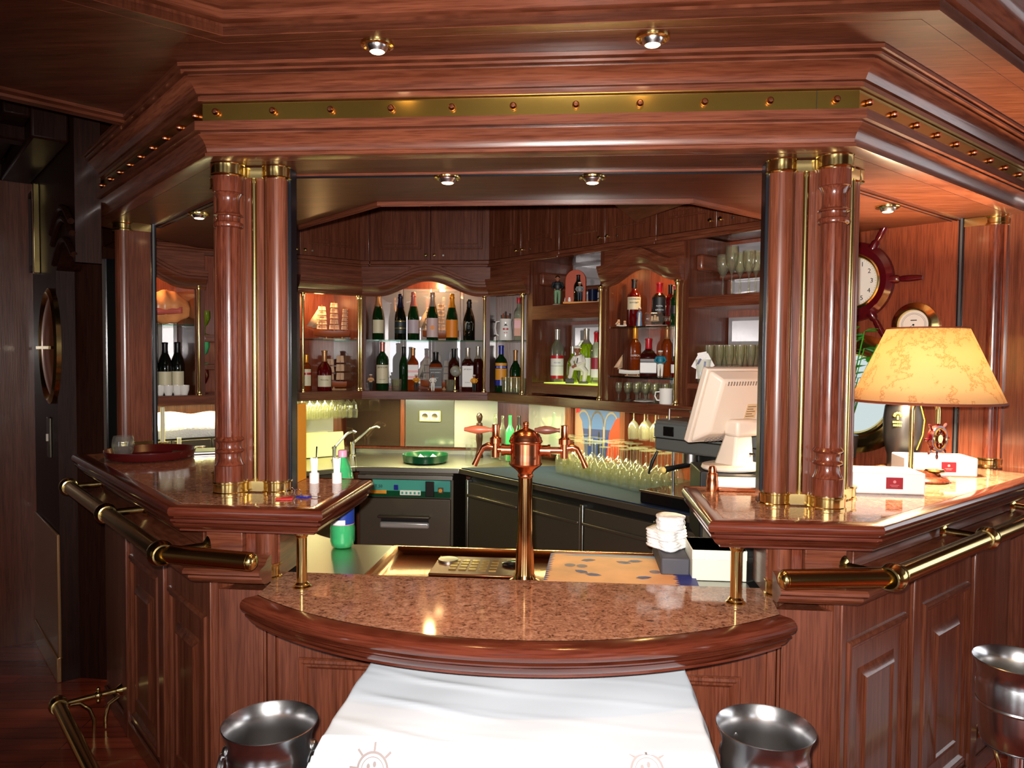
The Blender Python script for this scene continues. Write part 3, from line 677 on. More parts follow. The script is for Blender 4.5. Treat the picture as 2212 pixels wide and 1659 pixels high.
section(UL, ul, .45, 1.9, [(.45,.475),(.845,.9),(1.45,1.475),(1.872,1.9)], [(.9,1.45,1.66,1.70,0),(.9,1.45,1.50,1.53,0)],
    [(.62,.73,ZB,1.95),(.735,.84,ZB,1.95)], (.862,1.487,1.872), [(.45,.90,wave(.45,.36,.13),1.955),(1.45,1.9,flat,ZV)], [(.475,.845,1.755),(1.475,1.872,1.690)])
# cornice returns inside the right-hand niches
for a in (.60,1.75):
    q = MB(UB.M); q.box(a-.19,a-.15,.05,.33,2.02,2.1); q.box(a-.19,a+.36,.24,.325,1.985,2.02)
    q.build('inner_cornice', M_WH, ub, bev=.012)
# cupboards over the shelves
def cupboard(fr, s0, s1, label, z0=2.192):
    c = thing('wall_cupboard', label, 'cupboard', fr.p((s0+s1)/2,0,z0), fr.ang)
    w = (s1-s0)/2; L0 = lambda n: MB()
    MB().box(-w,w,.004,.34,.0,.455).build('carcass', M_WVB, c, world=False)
    MB().box(-w,w,-.02,.02,-.012,.012).box(-w,w,-.032,.0,-.03,-.014).build('base_moulding', M_WH, c, world=False, bev=.004)
    for k in (-1,1):
        a, b = (-w+.003,-.002) if k < 0 else (.002,w-.003)
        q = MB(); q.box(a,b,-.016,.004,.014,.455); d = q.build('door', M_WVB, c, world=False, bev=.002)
        q = MB(Matrix.Translation((0,-.016,0))); q.frame(a+.06,b-.06,.085,.40,[(0,0),(.003,.006),(.010,.006),(.014,-.003),(.03,-.003),(.034,.004),(.04,.004)])
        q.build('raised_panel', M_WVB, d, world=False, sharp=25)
        x = k*.028
        q = MB(Matrix.Translation((x,-.016,.045)) @ Matrix.Rotation(pi/2,4,'X')); q.lathe([(.005,0),(.004,.010),(.010,.014),(.011,.020),(.007,.026),(0,.027)], n=14)
        q.build('knob', M_BRASS, d, world=False)
        if k > 0:
            q = MB(Matrix.Translation((x+.055,-.016,.045)) @ Matrix.Rotation(pi/2,4,'X')); q.lathe([(.006,0),(.006,.003),(0,.003)], n=12); q.build('lock', M_STEEL, d, world=False)
    return c
cupboard(UA, .06, .86, 'dark two-door cupboard above the champagne bottles')
cupboard(UA, -.62, .056, 'dark cupboard in the back corner, left of the one above the champagne')
cupboard(UB, -.02, .66, 'dark angled two-door cupboard next right of the one above the champagne')
cupboard(UB, .664, 1.37, 'dark angled cupboard over the gentleman statuette and the arched bay')
cupboard(UB, 1.374, 2.08, 'dark angled cupboard nearest the right pier, above the upright glasses')
cupboard(UL, 1.05, 1.88, 'dark angled cupboard above the model ships at the left')
cupboard(UL, .45, 1.046, 'dark angled cupboard over the arched wine bay at the far left')
p1 = UB.p(*[(a,-.03,b) for a, b in [UB.hit(1372,478,-.03)]][0]); p2 = UB.p(*[(a,-.30,b) for a, b in [UB.hit(1500,434,-.30)]][0])
fd = thing('open_flap', 'open flap door tilted out below the canopy in front of the dark cupboards', 'flap', p1)
dv = (p2-p1); up = Vector((0,0,1)); nn = dv.cross(up).normalized()*.18-Vector((0,0,.0))
q = MB(); v = [p1,p2,p2+nn+Vector((0,0,.12)),p1+nn+Vector((0,0,.12))]; q.add([tuple(x) for x in v]+[tuple(x+Vector((0,0,.018))) for x in v], [(0,3,2,1),(4,5,6,7),(0,1,5,4),(1,2,6,5),(2,3,7,6),(3,0,4,7)])
q.build('board', M_WH, fd); q = MB(); q.tube([p1+Vector((0,0,.02)),p1+Vector((.0,.0,.06)),p1+dv*.3+Vector((0,0,.08))], .008, 8); q.build('hinge_arm', M_BRASS, fd)
# ---------------------------------------------------------------- worktops and appliances
ca = thing('worktop', 'metal worktop under the champagne shelves, over the dishwasher', 'worktop', (-1.05,4.8,.865))
MB().prism([(-1.365,4.55),(-.72,4.55),(-.285,5.24),(-1.58,5.24)], .868, .90).build('top', M_STEEL, ca, bev=.003)
MB().prism([(-1.56,5.2),(-.31,5.2),(-.29,5.24),(-1.58,5.24)], .90, .93).build('upstand', M_STEEL, ca)
MB().box(-1.58,-.29,5.17,5.238,.93,.955).build('wooden_rail', M_RED, ca, bev=.008)
FBF = Fr((-.72,4.55), (R2,-R2)); FLF = Fr((-1.365-2.1*R2,4.55-2.1*R2), (R2,R2))
cb = thing('worktop', 'long worktop with dark rubber mat carrying upside-down glasses, right of the dishwasher', 'worktop', FBF.p(.9,.3,.865))
be = Fr((0,0),(1,0))
MB().prism([(-.72,4.55),tuple(FBF.p(2.0,0,0)[:2]),tuple(FBF.p(2.0,.79,0)[:2]),tuple((WB.p(.42,-.01,0))[:2])], .868, .90).build('top', M_STEELD, cb, bev=.003)
MB().prism([tuple(FBF.p(.015,.008,0)[:2]),tuple(FBF.p(1.9,.008,0)[:2]),tuple(FBF.p(1.9,.62,0)[:2]),tuple(FBF.p(.35,.62,0)[:2])], .9005, .906).build('rubber_mat', M_NAVY, cb)
cl = thing('worktop', 'metal sink worktop under the left section of the back bar', 'worktop', FLF.p(1,.3,.865))
MB().prism([tuple(FLF.p(.72,0,0)[:2]),(-1.367,4.55),(-1.59,5.23),tuple(FLF.p(.72,.66,0)[:2])], .868, .90).build('top', M_STEEL, cl, bev=.003)
MB(FLF.M).box(.72,2.05,.60,.64,.90,.955).build('upstand', M_STEEL, cl)
MB(FLF.M).box(.72,2.05,.59,.645,.955,.98).build('wooden_rail', M_RED, cl, bev=.006)
MB(FLF.M).box(1.35,1.75,.12,.48,.9,.902).build('sink_bowl', M_STEELD, cl)
# dishwasher
dw = thing('dishwasher', 'under-counter steel dishwasher with green control strip', 'dishwasher', (-1.06,4.575,0))
MB().box(-.30,.30,.02,.55,.04,.866).build('body', M_STEELD, dw, world=False, bev=.004)
MB().box(-.285,.285,-.012,.02,.07,.705).build('door', M_STEELD, dw, world=False, bev=.004)
hq = MB(); hq.add([(x,-.013,z) for x, z in ((-.17,.58),(.17,.58),(.15,.52),(-.15,.52))]+[(x*.93,.004,z) for x, z in ((-.17,.575),(.17,.575),(.15,.53),(-.15,.53))], [(4,5,6,7)]+[(i,(i+1)%4,4+(i+1)%4,4+i) for i in range(4)])
hq = MB().box(-.165,.165,-.05,-.010,.585,.603); hq.build('handle_hood', M_STEELD, dw, world=False, bev=.008)
MB().box(-.15,.15,-.0125,-.0118,.555,.590).build('handle_shadow', M_BLACK, dw, world=False)  # flat black sheet drawn as the shadow under the handle hood
MB().box(-.155,.155,-.032,-.010,.520,.560).build('handle', pm('satin_handle',(206,206,204),.3,.6), dw, world=False, bev=.014)
MB().box(-.285,.285,-.012,.02,.715,.82).build('control_panel', M_TEAL, dw, world=False, bev=.003)
MB().box(-.285,.285,-.0135,-.012,.715,.752).build('dark_band', M_GREEN, dw, world=False)
MB().box(-.30,.30,-.014,.02,.822,.850).build('steel_lip', M_STEEL, dw, world=False, bev=.003)
MB().box(.13,.185,-.02,-.012,.72,.815).build('switch', M_BLACK, dw, world=False, bev=.003)
for x, w_, z, h_, mm in ((-.055,.028,.757,.032,M_BLUE),(.225,.034,.742,.036,M_STEELD),(-.165,.10,.732,.022,M_YEL),(.035,.13,.726,.030,M_PAPER)):
    MB().box(x-w_/2,x+w_/2,-.016,-.012,z,z+h_).build('button', mm, dw, world=False, bev=.003)
MB(Matrix.Translation((.225,-.016,.76)) @ Matrix.Rotation(pi/2,4,'X')).lathe([(.012,0),(.012,.006),(0,.007)],n=16).build('orange_light', M_YEL, dw, world=False)
text('T.50', .026, M_INK, dw, Matrix.Translation((-.165,-.0128,.778)))
for i in range(5): MB().box(-.015+.026*i-.006,-.015+.026*i+.006,-.0175,-.016,.733,.748).build('key_symbol', M_TEAL, dw, world=False)
gap = MB(); 
# refrigerated base
fg = thing('refrigerator', 'long low refrigerator with four dull metal doors under the rubber-matted worktop', 'refrigerator', FBF.p(.9,.02,0), FBF.ang)
MB().box(-.85,1.0,.03,.6,.0,.866).build('body', M_BLACK, fg, world=False)
bounds = [FBF.hit(x,1100)[0]-.9 for x in (1004,1118,1252,1412)]; bounds.append(bounds[-1]+.52)
for i, (a, b) in enumerate(zip(bounds, bounds[1:])):
    MB().box(a+.012,b-.018,.0,.03,.08,.825).build('door', M_STEELD, fg, world=False, bev=.004)
    MB().box(a+.012,b-.018,-.016,.0,.735,.755).build('door_lip', M_STEELD, fg, world=False, bev=.006)
    MB().box(a-.014,a+.008,-.006,.03,.06,.84).build('divider', M_STEEL, fg, world=False, bev=.003)
lf = thing('base_cupboard', 'row of metal base cupboards below the sink worktop at the left', 'cupboard', FLF.p(1,.02,0), FLF.ang)
MB().box(-.28,.98,.03,.58,0,.866).build('body', M_STEELD, lf, world=False)
for i in range(1,4): MB().box(-.74+.44*i,-.32+.44*i,.0,.03,.08,.66).build('door', M_STEELD, lf, world=False, bev=.004); MB().box(-.74+.44*i,-.32+.44*i,.0,.03,.68,.83).build('drawer', M_STEELD, lf, world=False, bev=.004)
# splash panels under the middle shelf
sp = thing('socket_sheet', 'shiny steel splash panel with the double socket behind the green tray', 'metal sheet', (-1.0,5.18,.956))
xa, xb = at_y(876,900,5.16).x, at_y(981,900,5.16).x
MB().box(xa,xb,5.155,5.165,.956,1.302).build('sheet', mirror('splash_steel',(180,184,180),.12,.14), sp)
sm_ = thing('splash_mirror', 'mirror panel behind the pepper mill, right of the socket panel', 'mirror', (-.6,5.18,.956))
xc_ = at_y(1075,900,5.16).x
MB().box(xb+.003,xc_,5.155,5.165,.956,1.302).build('sheet', M_MIRROR, sm_)
dm_ = thing('splash_mirror', 'dark mirror panel behind the tall tap, left of the socket panel', 'mirror', (-1.5,5.18,.956))
MB().box(xa-.42,xa-.035,5.158,5.166,.956,1.302).build('sheet', mirror('dim_mirror',(90,70,60),.3,.05), dm_)
MB().box(xa-.033,xa-.004,5.15,5.17,.956,1.302).build('post', M_WV, dm_)
so = thing('wall_socket', 'cream double power socket on the steel splash panel', 'socket', at_y(929,899,5.15))
MB().box(-.074,.074,-.008,.004,-.038,.038).build('plate', pm('socket_cream',(216,196,120),.35), so, world=False, bev=.006)
for x in (-.034,.034):
    MB().box(x-.030,x+.030,-.011,-.008,-.030,.030).build('insert', pm('socket_white',(232,222,180),.35), so, world=False, bev=.003)
    MB(Matrix.Translation((x,-.011,0)) @ Matrix.Rotation(pi/2,4,'X')).lathe([(.0,.001),(.018,.001),(.021,.003),(.021,0)],n=20).build('round_well', M_STEELD, so, world=False)
# fluorescent tubes hidden behind the base boards
def tubelight(fr, s0, s1, label, w, t=.10):
    o = thing('strip_light', label, 'strip light', fr.p((s0+s1)/2,t,1.318), fr.ang); L = (s1-s0)/2
    MB().box(-L,L,-.012,.012,.009,.0175).build('housing', M_STEELD, o, world=False)
    MB().tube([(-L+.01,0,0),(L-.01,0,0)], .008, 10).build('tube', M_TUBE, o, world=False)
    l = bpy.data.lights.new('strip','AREA'); l.shape='RECTANGLE'; l.size=2*L; l.size_y=.03; l.energy=w; l.color=(1,.93,.42)
    a = bpy.data.objects.new('strip', l); COL.objects.link(a); a.parent = o; a.location=(0,0,-.012)
tubelight(UA, .1, .8, 'slim strip light under the champagne shelf', 15, .05)
tubelight(UB, .15, 1.5, 'slim strip light under the right shelves above the upside-down glasses', 20, .05)
tubelight(UL, .5, 1.7, 'slim strip light under the left shelves above the cutting boards', 15, .05)
q = thing('niche_light', 'small light strip in the floor of the vodka niche', 'strip light', UB.p(.69,.10,1.4325), UB.ang)
MB().box(-.2,.24,-.07,.16,0,.004).build('lit_strip', emit('lime_strip',(216,236,90),1.1), q, world=False)
def pl_(loc, w, col=(255,200,130), r=.03):
    l = bpy.data.lights.new('shelf_lamp','POINT'); l.energy=w; l.color=lin(col)[:3]; l.shadow_soft_size=r
    o = bpy.data.objects.new('shelf_lamp', l); COL.objects.link(o); o.location=loc
for fr, s, t, z, nm, w in ((UA,.43,.15,2.13,'small lit downlight under the arch above the champagne bottles',4.5),(UB,1.26,.15,2.13,'small downlight under the arch above the red liquor bottle',3.5),(UL,.55,.15,2.11,'small downlight under the arch above the wine bottles',5),(UL,1.67,.15,2.0,'small downlight over the upper model ship',4.5)):
    o = thing('shelf_downlight', nm, 'ceiling light', fr.p(s,t,z))
    MB().lathe([(.0,.01),(.03,.01),(.034,0),(.03,-.005),(.024,-.002)],n=20).build('ring', M_BRASS, o, world=False)
    MB().lathe([(.022,.004),(.02,-.004),(0,-.006)],n=16).build('bulb', M_BULB, o, world=False)
    pl_(Vector(o.location)-Vector((0,0,.04)), w)
q = MB(UA.M); q.box(.03,AW-.03,.02,.32,2.14,2.16); q.build('bay_roof', M_WH, ua)
q = MB(UB.M); q.box(1.035,1.497,.02,.32,2.14,2.16); q.box(.41,.968,.02,.32,2.165,2.175); q.build('bay_roof', M_WH, ub)
q = MB(UL.M); q.box(.475,.845,.02,.32,2.12,2.14); q.box(1.475,1.872,.02,.32,2.01,2.03); q.build('bay_roof', M_WH, ul)
# ================================================================ service well behind the low counter
def well(sd):
    M = SYM[sd]; p = thing('service_worktop', 'steel worktop behind the bar, %s of the copper sink tray'%SIDE[sd], 'worktop', M @ Vector((.9,2.7,.85)))
    poly = [(.50,2.315),(.72,2.315),(.72,2.42),(.98,2.62),(1.45,3.09),(1.25,3.29),(.82,2.86),(.66,2.74),(.50,2.74)]
    MB(M).prism(poly, .855, .885).build('top', M_STEEL, p, bev=.003)
    MB(M).prism([(.52,2.33),(.70,2.33),(.70,2.44),(.96,2.64),(1.40,3.08),(1.25,3.23),(.82,2.80),(.66,2.70),(.52,2.70)], .0, .854).build('base', M_STEELD, p)
well(-1); well(1)
ct = thing('sink_tray', 'copper sink tray with drainage grid behind the serving counter, under the beer tower', 'tray', (-.15,2.52,0))
tx0, tx1, ty0, ty1 = XC-.497, XC+.497, 2.318, 2.735
q = MB(); q.sweep([(tx0,ty0),(tx0,ty1),(tx1,ty1),(tx1,ty0)], [(0,.80),(0,.886),(-.004,.889),(-.022,.889),(-.030,.882),(-.055,.868)], closed=True)
q.v = [Vector((v.x,v.y,v.z)) for v in q.v]
q2 = MB()
def ringpts(i, z): return [(tx0+i,ty0+i,z),(tx1-i,ty0+i,z),(tx1-i,ty1-i,z),(tx0+i,ty1-i,z)]
R_ = [ringpts(0,.80),ringpts(0,.887),ringpts(.020,.889),(ringpts(.026,.884)),ringpts(.05,.868)]
q2.add(sum(R_,[]), [(k*4+i,k*4+(i+1)%4,(k+1)*4+(i+1)%4,(k+1)*4+i) for k in range(4) for i in range(4)]+[(16,17,18,19)])
q2.build('basin', M_COPDARK, ct); MB().box(tx0+.03,tx1-.03,ty0+.02,ty1-.02,0,.80).build('cabinet', M_STEELD, ct)
gx, gy = at_z(1030,1218,.875).x, at_z(1030,1222,.875).y
q = MB(); q.box(gx-.145,gx+.17,gy-.11,gy+.11,.868,.876); q.build('drip_plate', pm('dark_copper_plate',(120,72,44),.25,.8), ct, bev=.003)
q = MB()
for i in range(5):
    for j in range(4): q.box(gx-.085+i*.034,gx-.061+i*.034,gy-.062+j*.034,gy-.04+j*.034,.876,.8785)
q.build('grid', M_BRASS, ct)
MB(Matrix.Translation((gx-.105,gy+.05,.876))).lathe([(.0,.0),(.035,.0),(.035,.006),(.0,.008)],n=24).build('round_cap', M_STEEL, ct)
MB(Matrix.Translation((gx+.13,gy+.02,.876))).lathe([(.0,.0),(.04,.0),(.042,.004),(.0,.010)],n=24).build('rinser', M_DGLASS, ct)
# placemat
pmx = thing('placemat', 'tan and blue printed bar mat beside the beer tower', 'mat', (.14,2.5,.8895), radians(-2))
MB().box(-.235,.245,-.165,.18,.0,.003).build('mat', pm('mat_tan',(222,158,104),.5, var=.12, vscale=9), pmx, world=False)
mb_ = pm('mat_blue',(32,40,120),.5); mg = pm('mat_grey',(112,96,120),.5); ms = pm('mat_sky',(120,150,190),.5)
q = MB(); random.seed(3)
for k in range(16):
    a = -.165+.345*k/16; q.add([(-.235,a,.0034),(-.222+.008*random.random(),a+.008,.0034),(-.235,a+.0215,.0034)],[(0,1,2)]); q.add([(.19,a,.0034),(.178-.01*random.random(),a+.01,.0034),(.19,a+.0215,.0034)],[(0,1,2)])
q.add([(.19,-.165,.0034),(.245,-.165,.0034),(.245,.18,.0034),(.19,.18,.0034)],[(0,1,2,3)]); q.add([(-.235,.165,.0034),(.19,.165,.0034),(.19,.18,.0034),(-.235,.18,.0034)],[(0,1,2,3)])
q.build('blue_border', mb_, pmx, world=False, fix=False)
q = MB(); q.add([(-.2,.145,.0034),(.18,.145,.0034),(.18,.164,.0034),(-.15,.160,.0034)],[(0,1,2,3)]); q.build('sky_band', ms, pmx, world=False, fix=False)
def leaf(x, y, a, L, w): 
    return [(x+cos(a)*L*u-sin(a)*w*v, y+sin(a)*L*u+cos(a)*w*v, .0036) for u, v in ((-.5,0),(-.2,.5),(.2,.45),(.5,0),(.2,-.4),(-.2,-.5))]
q = MB()
for x, y, a in ((-.10,.09,.3),(.06,.10,.2),(-.08,-.08,-.2),(.08,-.09,.3),(.02,.08,2.8),(-.12,-.05,2.5)): q.add(leaf(x,y,a,.055,.03),[(0,1,2,3,4,5)])
q.build('printed_leaf', mb_, pmx, world=False, fix=False)
q = MB()
for x, y in ((-.16,.02),(-.12,.015),(.12,-.02),(.155,-.025)):
    q.add([(x+.019*cos(i*pi/6),y+.019*sin(i*pi/6),.0036) for i in range(12)],[tuple(range(12))])
q.build('printed_rosette', mg, pmx, world=False, fix=False)
text('VILLA', .022, M_GOLD, pmx, Matrix.Translation((.222,.0,.0040)) @ Matrix.Rotation(-pi/2,4,'Z') @ Matrix.Rotation(-pi/2,4,'X'))
# ---------------------------------------------------------------- beer tower
tp = at_y(1133,1256,2.352); k = 1/ppm(tp); bt = thing('beer_tower', 'copper two-tap beer tower rising from the sink tray in the middle of the bar', 'beer tower', (tp.x,tp.y,.884))
Hh = lambda y: (1256-y)*k
MB().lathe([(0,0),(.047,0),(.047,.006),(.036,.012),(.033,.020),(.030,.03),(.0275,.10),(.024,.22),(.0215,Hh(1022)),(.0,Hh(1020))], n=36).build('column', pm('rose_brass',(226,170,112),.13,1), bt, world=False)
MB().lathe([(.022,Hh(1030)),(.0245,Hh(1028)),(.0245,Hh(1024)),(.022,Hh(1021)),(.026,Hh(1016)),(.036,Hh(1010)),(.048,Hh(1004)),(.052,Hh(1001)),(.052,Hh(999)),(.0,Hh(999))], n=40).build('collar', M_COPPER, bt, world=False, sharp=50)
MB().lathe([(0,Hh(1000)),(.0485,Hh(1000)),(.0485,Hh(954)),(0,Hh(954))], n=40).build('drum', M_COPPER, bt, world=False)
MB().lathe([(.0485,Hh(956)),(.053,Hh(953)),(.053,Hh(950)),(.050,Hh(948)),(.050,Hh(944)),(.046,Hh(941)),(.045,Hh(938)),(.036,Hh(932)),(.022,Hh(927)),(.010,Hh(924)),(.006,Hh(921)),(.008,Hh(919)),(.0105,Hh(915)),(.008,Hh(911)),(0,Hh(909))], n=40).build('dome_lid', M_COPPER, bt, world=False, sharp=50)
text('Pilsner Urquell', .0125, pm('engraved_copper',(110,60,38),.3,1), bt, Matrix.Translation((0,0,Hh(985))), curve=.0488)
q = MB(); q.add([(a,b,c) for a,b,c in [(.0488*sin(t),-.0488*cos(t)-.0004,Hh(985)+s_*(.0075+.003*cos(t*3))) for s_ in (1,-1) for t in [(-.6+1.2*i/12) for i in range(13)]]], [(i,i+1,13+i+1,13+i) for i in range(12)]); q.build('engraved_badge', pm('badge_copper',(236,160,124),.22,1), bt, world=False, fix=False)
for sx, arm0, tx, hx0, hx1, hm in ((-1,1103,1072,1066,1005,pm('copper_handle',(176,92,62),.4)),(1,1172,1220,1210,1156,pm('brown_handle',(104,58,44),.4))):
    X = lambda x: (x-1137)*k
    a = MB(); a.tube([(X(arm0)-.01*sx,0,Hh(971)),(X(arm0)+.02*sx,0,Hh(971))], .0165, 18); a.tube([(X(arm0)+.018*sx,0,Hh(971)),(X(arm0)+.026*sx,0,Hh(971))], .019, 18); a.tube([(X(arm0)+.02*sx,0,Hh(970)),(X(tx),0,Hh(970))], .0105, 14)
    a.build('arm', M_COPPER, bt, world=False)
    c = (X(tx),0,0); b = MB(); b.lathe([(0,Hh(987)),(.0125,Hh(987)),(.0125,Hh(958)),(.0185,Hh(957)),(.0185,Hh(946)),(.0135,Hh(944)),(.0115,Hh(942)),(.0115,Hh(917)),(0,Hh(916))], c, 20); t = b.build('tap', M_COPPER, bt, world=False)
    h = MB(); ps = [(hx0+(hx1-hx0)*u) for u in (0,.1,.2,.4,.6,.8,.92,1)]; h.tube([(X(x),-.012,Hh(927-.5*sx)) for x in ps], [.007,.006,.0085,.0125,.0135,.010,.007,.006], 14); h.build('handle', hm, t, world=False)
    s_ = MB(); s_.tube([(X(tx),0,Hh(966)),(X(tx+17*sx),0,Hh(963)),(X(tx+27*sx),0,Hh(967)),(X(tx+35*sx),0,Hh(982)),(X(tx+46*sx),0,Hh(1006))], [.009,.011,.0085,.0075,.009], 14); s_.build('spout', M_COPPER, t, world=False)
# ---------------------------------------------------------------- table, cloth, coolers
tb = thing('side_table', 'small table hidden under the white cloth before the bar', 'table', (-.13,1.86,0))
MB().box(-.40,.40,-.21,.23,.70,.735).build('table_top', M_WH, tb, world=False, bev=.004)
for x in (-.36,.36):
    for y in (-.17,.19): MB().box(x-.025,x+.025,y-.025,y+.025,0,.70).build('leg', M_WV, tb, world=False)
cx0, cx1, cyf, cyb = -.553, .292, 1.612, 2.10
def cloth(u, v):                                       # u across from left drop to right drop, v from front drop to back
    a = u*1.55-.275; b = v*1.6-.6                      # -: hanging part
    x = cx0+(cx1-cx0)*min(1,max(0,a)); y = cyf+(cyb-cyf)*min(1,max(0,b)); z = .744+.003*sin(9*u+5*v)*sin(7*v)+.0016*sin(23*u-11*v)+.004*max(0,sin(16*u+34*v+2*sin(5*u)))**6*max(0,1-abs(u-.32)*5)+.0010*max(0,sin(9*u+40*v))**8
    da = max(0,-a, a-1); db = max(0,-b)
    if da > 0:
        sg = -1 if a < 0 else 1
        x += sg*(.022*sin(min(da*14,pi/2))+.06*da+.012*sin(v*30+sg)*min(1,da*6)); z -= max(0,da-.02)*.85
    if db > 0:
        y -= .02*sin(min(db*12,pi/2))+.05*db+.010*sin(u*24)*min(1,db*4); z -= max(0,db-.015)*.62
        x += (u-.5)*.10*db*(1 if da == 0 else .4)
    if da > 0 and db > 0: z = .744-max(max(0,da-.02)*.85, max(0,db-.015)*.62)
    return (x, y, z)
tc_ = MB().grid(cloth, 110, 70).build('tablecloth', M_CLOTH, None, solid=.003, sharp=80)
tag(tc_, 'white cloth with printed ship wheels draped over the table before the bar', 'tablecloth')
pk = pm('faded_print',(150,138,136),.9)
def wheel_print(u0, v0):
    q = MB(); C = lambda x, z: tuple(Vector((lambda p: p)(cloth(u0+x/1.31, v0+z/.99)))+Vector((0,-.009,.002)))
    def band(r0, r1, n=28): q.add([C(r*cos(2*pi*i/n),r*sin(2*pi*i/n)) for r in (r0,r1) for i in range(n)], [(i,(i+1)%n,n+(i+1)%n,n+i) for i in range(n)])
    band(.036,.031); band(.026,.024)
    for i in range(8):
        a = 2*pi*i/8; d = (cos(a),sin(a)); p = (-d[1]*.0025,d[0]*.0025)
        q.add([C(d[0]*r+s*p[0],d[1]*r+s*p[1]) for r, s in ((.036,1),(.036,-1),(.052,-1),(.052,1))],[(0,1,2,3)])
    for i in range(5): q.add([C(.006*cos(i*1.3)*2+.004*cos(t*2*pi/8),.006*sin(i*1.3)*2+.006*sin(t*2*pi/8)) for t in range(8)],[tuple(range(8))])
    o = q.build('printed_ship_wheel', pk, tc_, world=False, fix=False)
wheel_print(.268, .312); wheel_print(.718, .335)
def cooler(c, label, rz, r=.107):
    o = thing('wine_cooler', label, 'wine cooler', (c[0],c[1],0), rz); z = c[2]; f = r/.107
    pr = [(0,z-.235),(.078,z-.235),(.085,z-.225),(.092,z-.17),(.095,z-.12),(.0965,z-.060),(.0945,z-.055),(.0935,z-.042),(.0945,z-.034),(.099,z-.016),(.1065,z-.002),(.108,z+.0015),(.1065,z+.003),(.1045,z+.0005),(.096,z-.017),(.090,z-.036),(.090,z-.06),(.089,z-.15),(.080,z-.22),(0,z-.225)]
    MB().lathe([(a*f,b) for a,b in pr], n=48).build('bucket', M_CHROME, o, world=False, sharp=50)
    MB().lathe([(0,0),(.12,0),(.12,.012),(.03,.03),(.018,.05),(.018,z-.262),(.05,z-.25),(.085,z-.236),(0,z-.236)], n=28).build('stand', M_CHROME, o, world=False)
    MB().lathe([(.096*f,z-.125),(.0985*f,z-.12),(.096*f,z-.115)], n=44).build('stand_ring', M_CHROME, o, world=False)
    for sx in (-1,1):
        q = MB(); T = Matrix.Translation((sx*.0975*f,0,z-.085))
        q.ball((0,0,.022), .016, 8, (.6,1,1), T); q.build('lug', M_CHROME, o, world=False)
        q = MB(); q.tube([T @ Vector((sx*(.010+.006*(1-cos(a))*.5),.026*sin(a),-.012+.028*cos(a))) for a in [2*pi*i/20 for i in range(21)]], .0045, 8); q.build('ring_handle', M_CHROME, o, world=False)
cooler((-.698,1.652,.748), 'polished steel wine cooler left of the white table', .25)
cooler((.428,1.705,.770), 'polished steel wine cooler right of the white table', -1.0)
cooler((1.225,2.17,.765), 'polished steel wine cooler at the right edge before the right wing', -1.25, .112)
# ---------------------------------------------------------------- things on the left counter
ZC = 1.1525
def lathe_thing(name, label, cat, p, prof, mat, n=28, group=None, rz=0):
    o = MB().lathe(prof, n=n).build(name, mat, None, sharp=45); o.location = p; o.rotation_euler = (0,0,rz)
    return tag(o, label, cat, group)
tr_ = at_z(310,990,ZC); tr_ = Vector((tr_.x+.02,tr_.y+.02,ZC))
lathe_thing('serving_tray', 'round oxblood serving tray with raised rim on the left counter', 'tray', tr_, [(0,0),(.155,0),(.166,.006),(.175,.036),(.178,.038),(.178,.034),(.168,.004+.003),(.155,.004),(0,.004)], M_TRAY, 56)
gp = Vector((tr_.x-.09,tr_.y-.05,ZC+.0045))
lathe_thing('tumbler', 'empty stemless glass standing on the oxblood tray', 'glass', gp, [(0,.0),(.026,0),(.030,.006),(.040,.03),(.044,.055),(.041,.078),(.037,.092),(.0355,.092),(.040,.076),(.0425,.055),(.038,.03),(.028,.010),(0,.008)], M_GLASS, 32)
np_ = MB().grid(lambda u,v: (.11*(u-.5),.09*(v-.5),.004*sin(5*u)*sin(4*v)+.004),8,8).build('napkin', M_PAPER, None, solid=.001); np_.location = Vector((tr_.x+.05,tr_.y+.0,ZC+.006)); tag(np_, 'crumpled white napkin lying inside the oxblood tray', 'napkin')
fo = thing('black_folder', 'black bill folder with silver edge behind the oxblood tray', 'folder', at_z(425,978,ZC), .5)
MB().box(-.10,.13,-.07,.07,.0,.012).build('cover', M_BLACK, fo, world=False, bev=.003); MB().box(-.09,.12,-.072,-.070,.003,.009).build('pages', M_STEEL, fo, world=False)
for px, lb in ((679,'plain white cup packed with white drinking straws, nearer the left pier'),(728,'plain white cup packed with white drinking straws, nearer the green bottle')):
    p = at_z(px,1043,ZC); s_ = 1/ppm(p)
    o = thing('straw_cup', lb, 'straw cup', (p.x,p.y,ZC))
    MB().lathe([(0,0),(.0165,0),(.0165,.034),(.0155,.034),(.0155,.003),(0,.003)], n=24).build('cup', M_PAPER, o, world=False)
    random.seed(px); 
    for i in range(13):
        a = random.random()*6.28; r = .013*sqrt(random.random())
        MB().tube([(r*cos(a)*.7,r*sin(a)*.7,.004),(r*cos(a)*1.3,r*sin(a)*1.3,.082+.008*random.random())], .0028, 6).build('straw', M_PAPER, o, world=False)
    if px < 700: MB().tube([(.004,0,.02),(.007,0,.09),(.009,0,.126)], [.0022,.0022,.003], 6).build('black_stirrer', M_BLUEB, o, world=False)
kp = at_z(616,1078,ZC); ky = thing('key_bunch', 'steel keys with red and blue plastic fobs at the foot of the left pier', 'keys', (kp.x,kp.y,ZC))
MB(Matrix.Rotation(.3,4,'Z')).box(-.028,.024,-.022,.018,.0005,.005).build('red_fob', M_REDP, ky, world=False, bev=.002)
MB(Matrix.Translation((.05,.03,.001)) @ Matrix.Rotation(-.3,4,'Z')).box(-.024,.020,-.014,.014,0,.005).build('blue_fob', M_BLUE, ky, world=False, bev=.002)
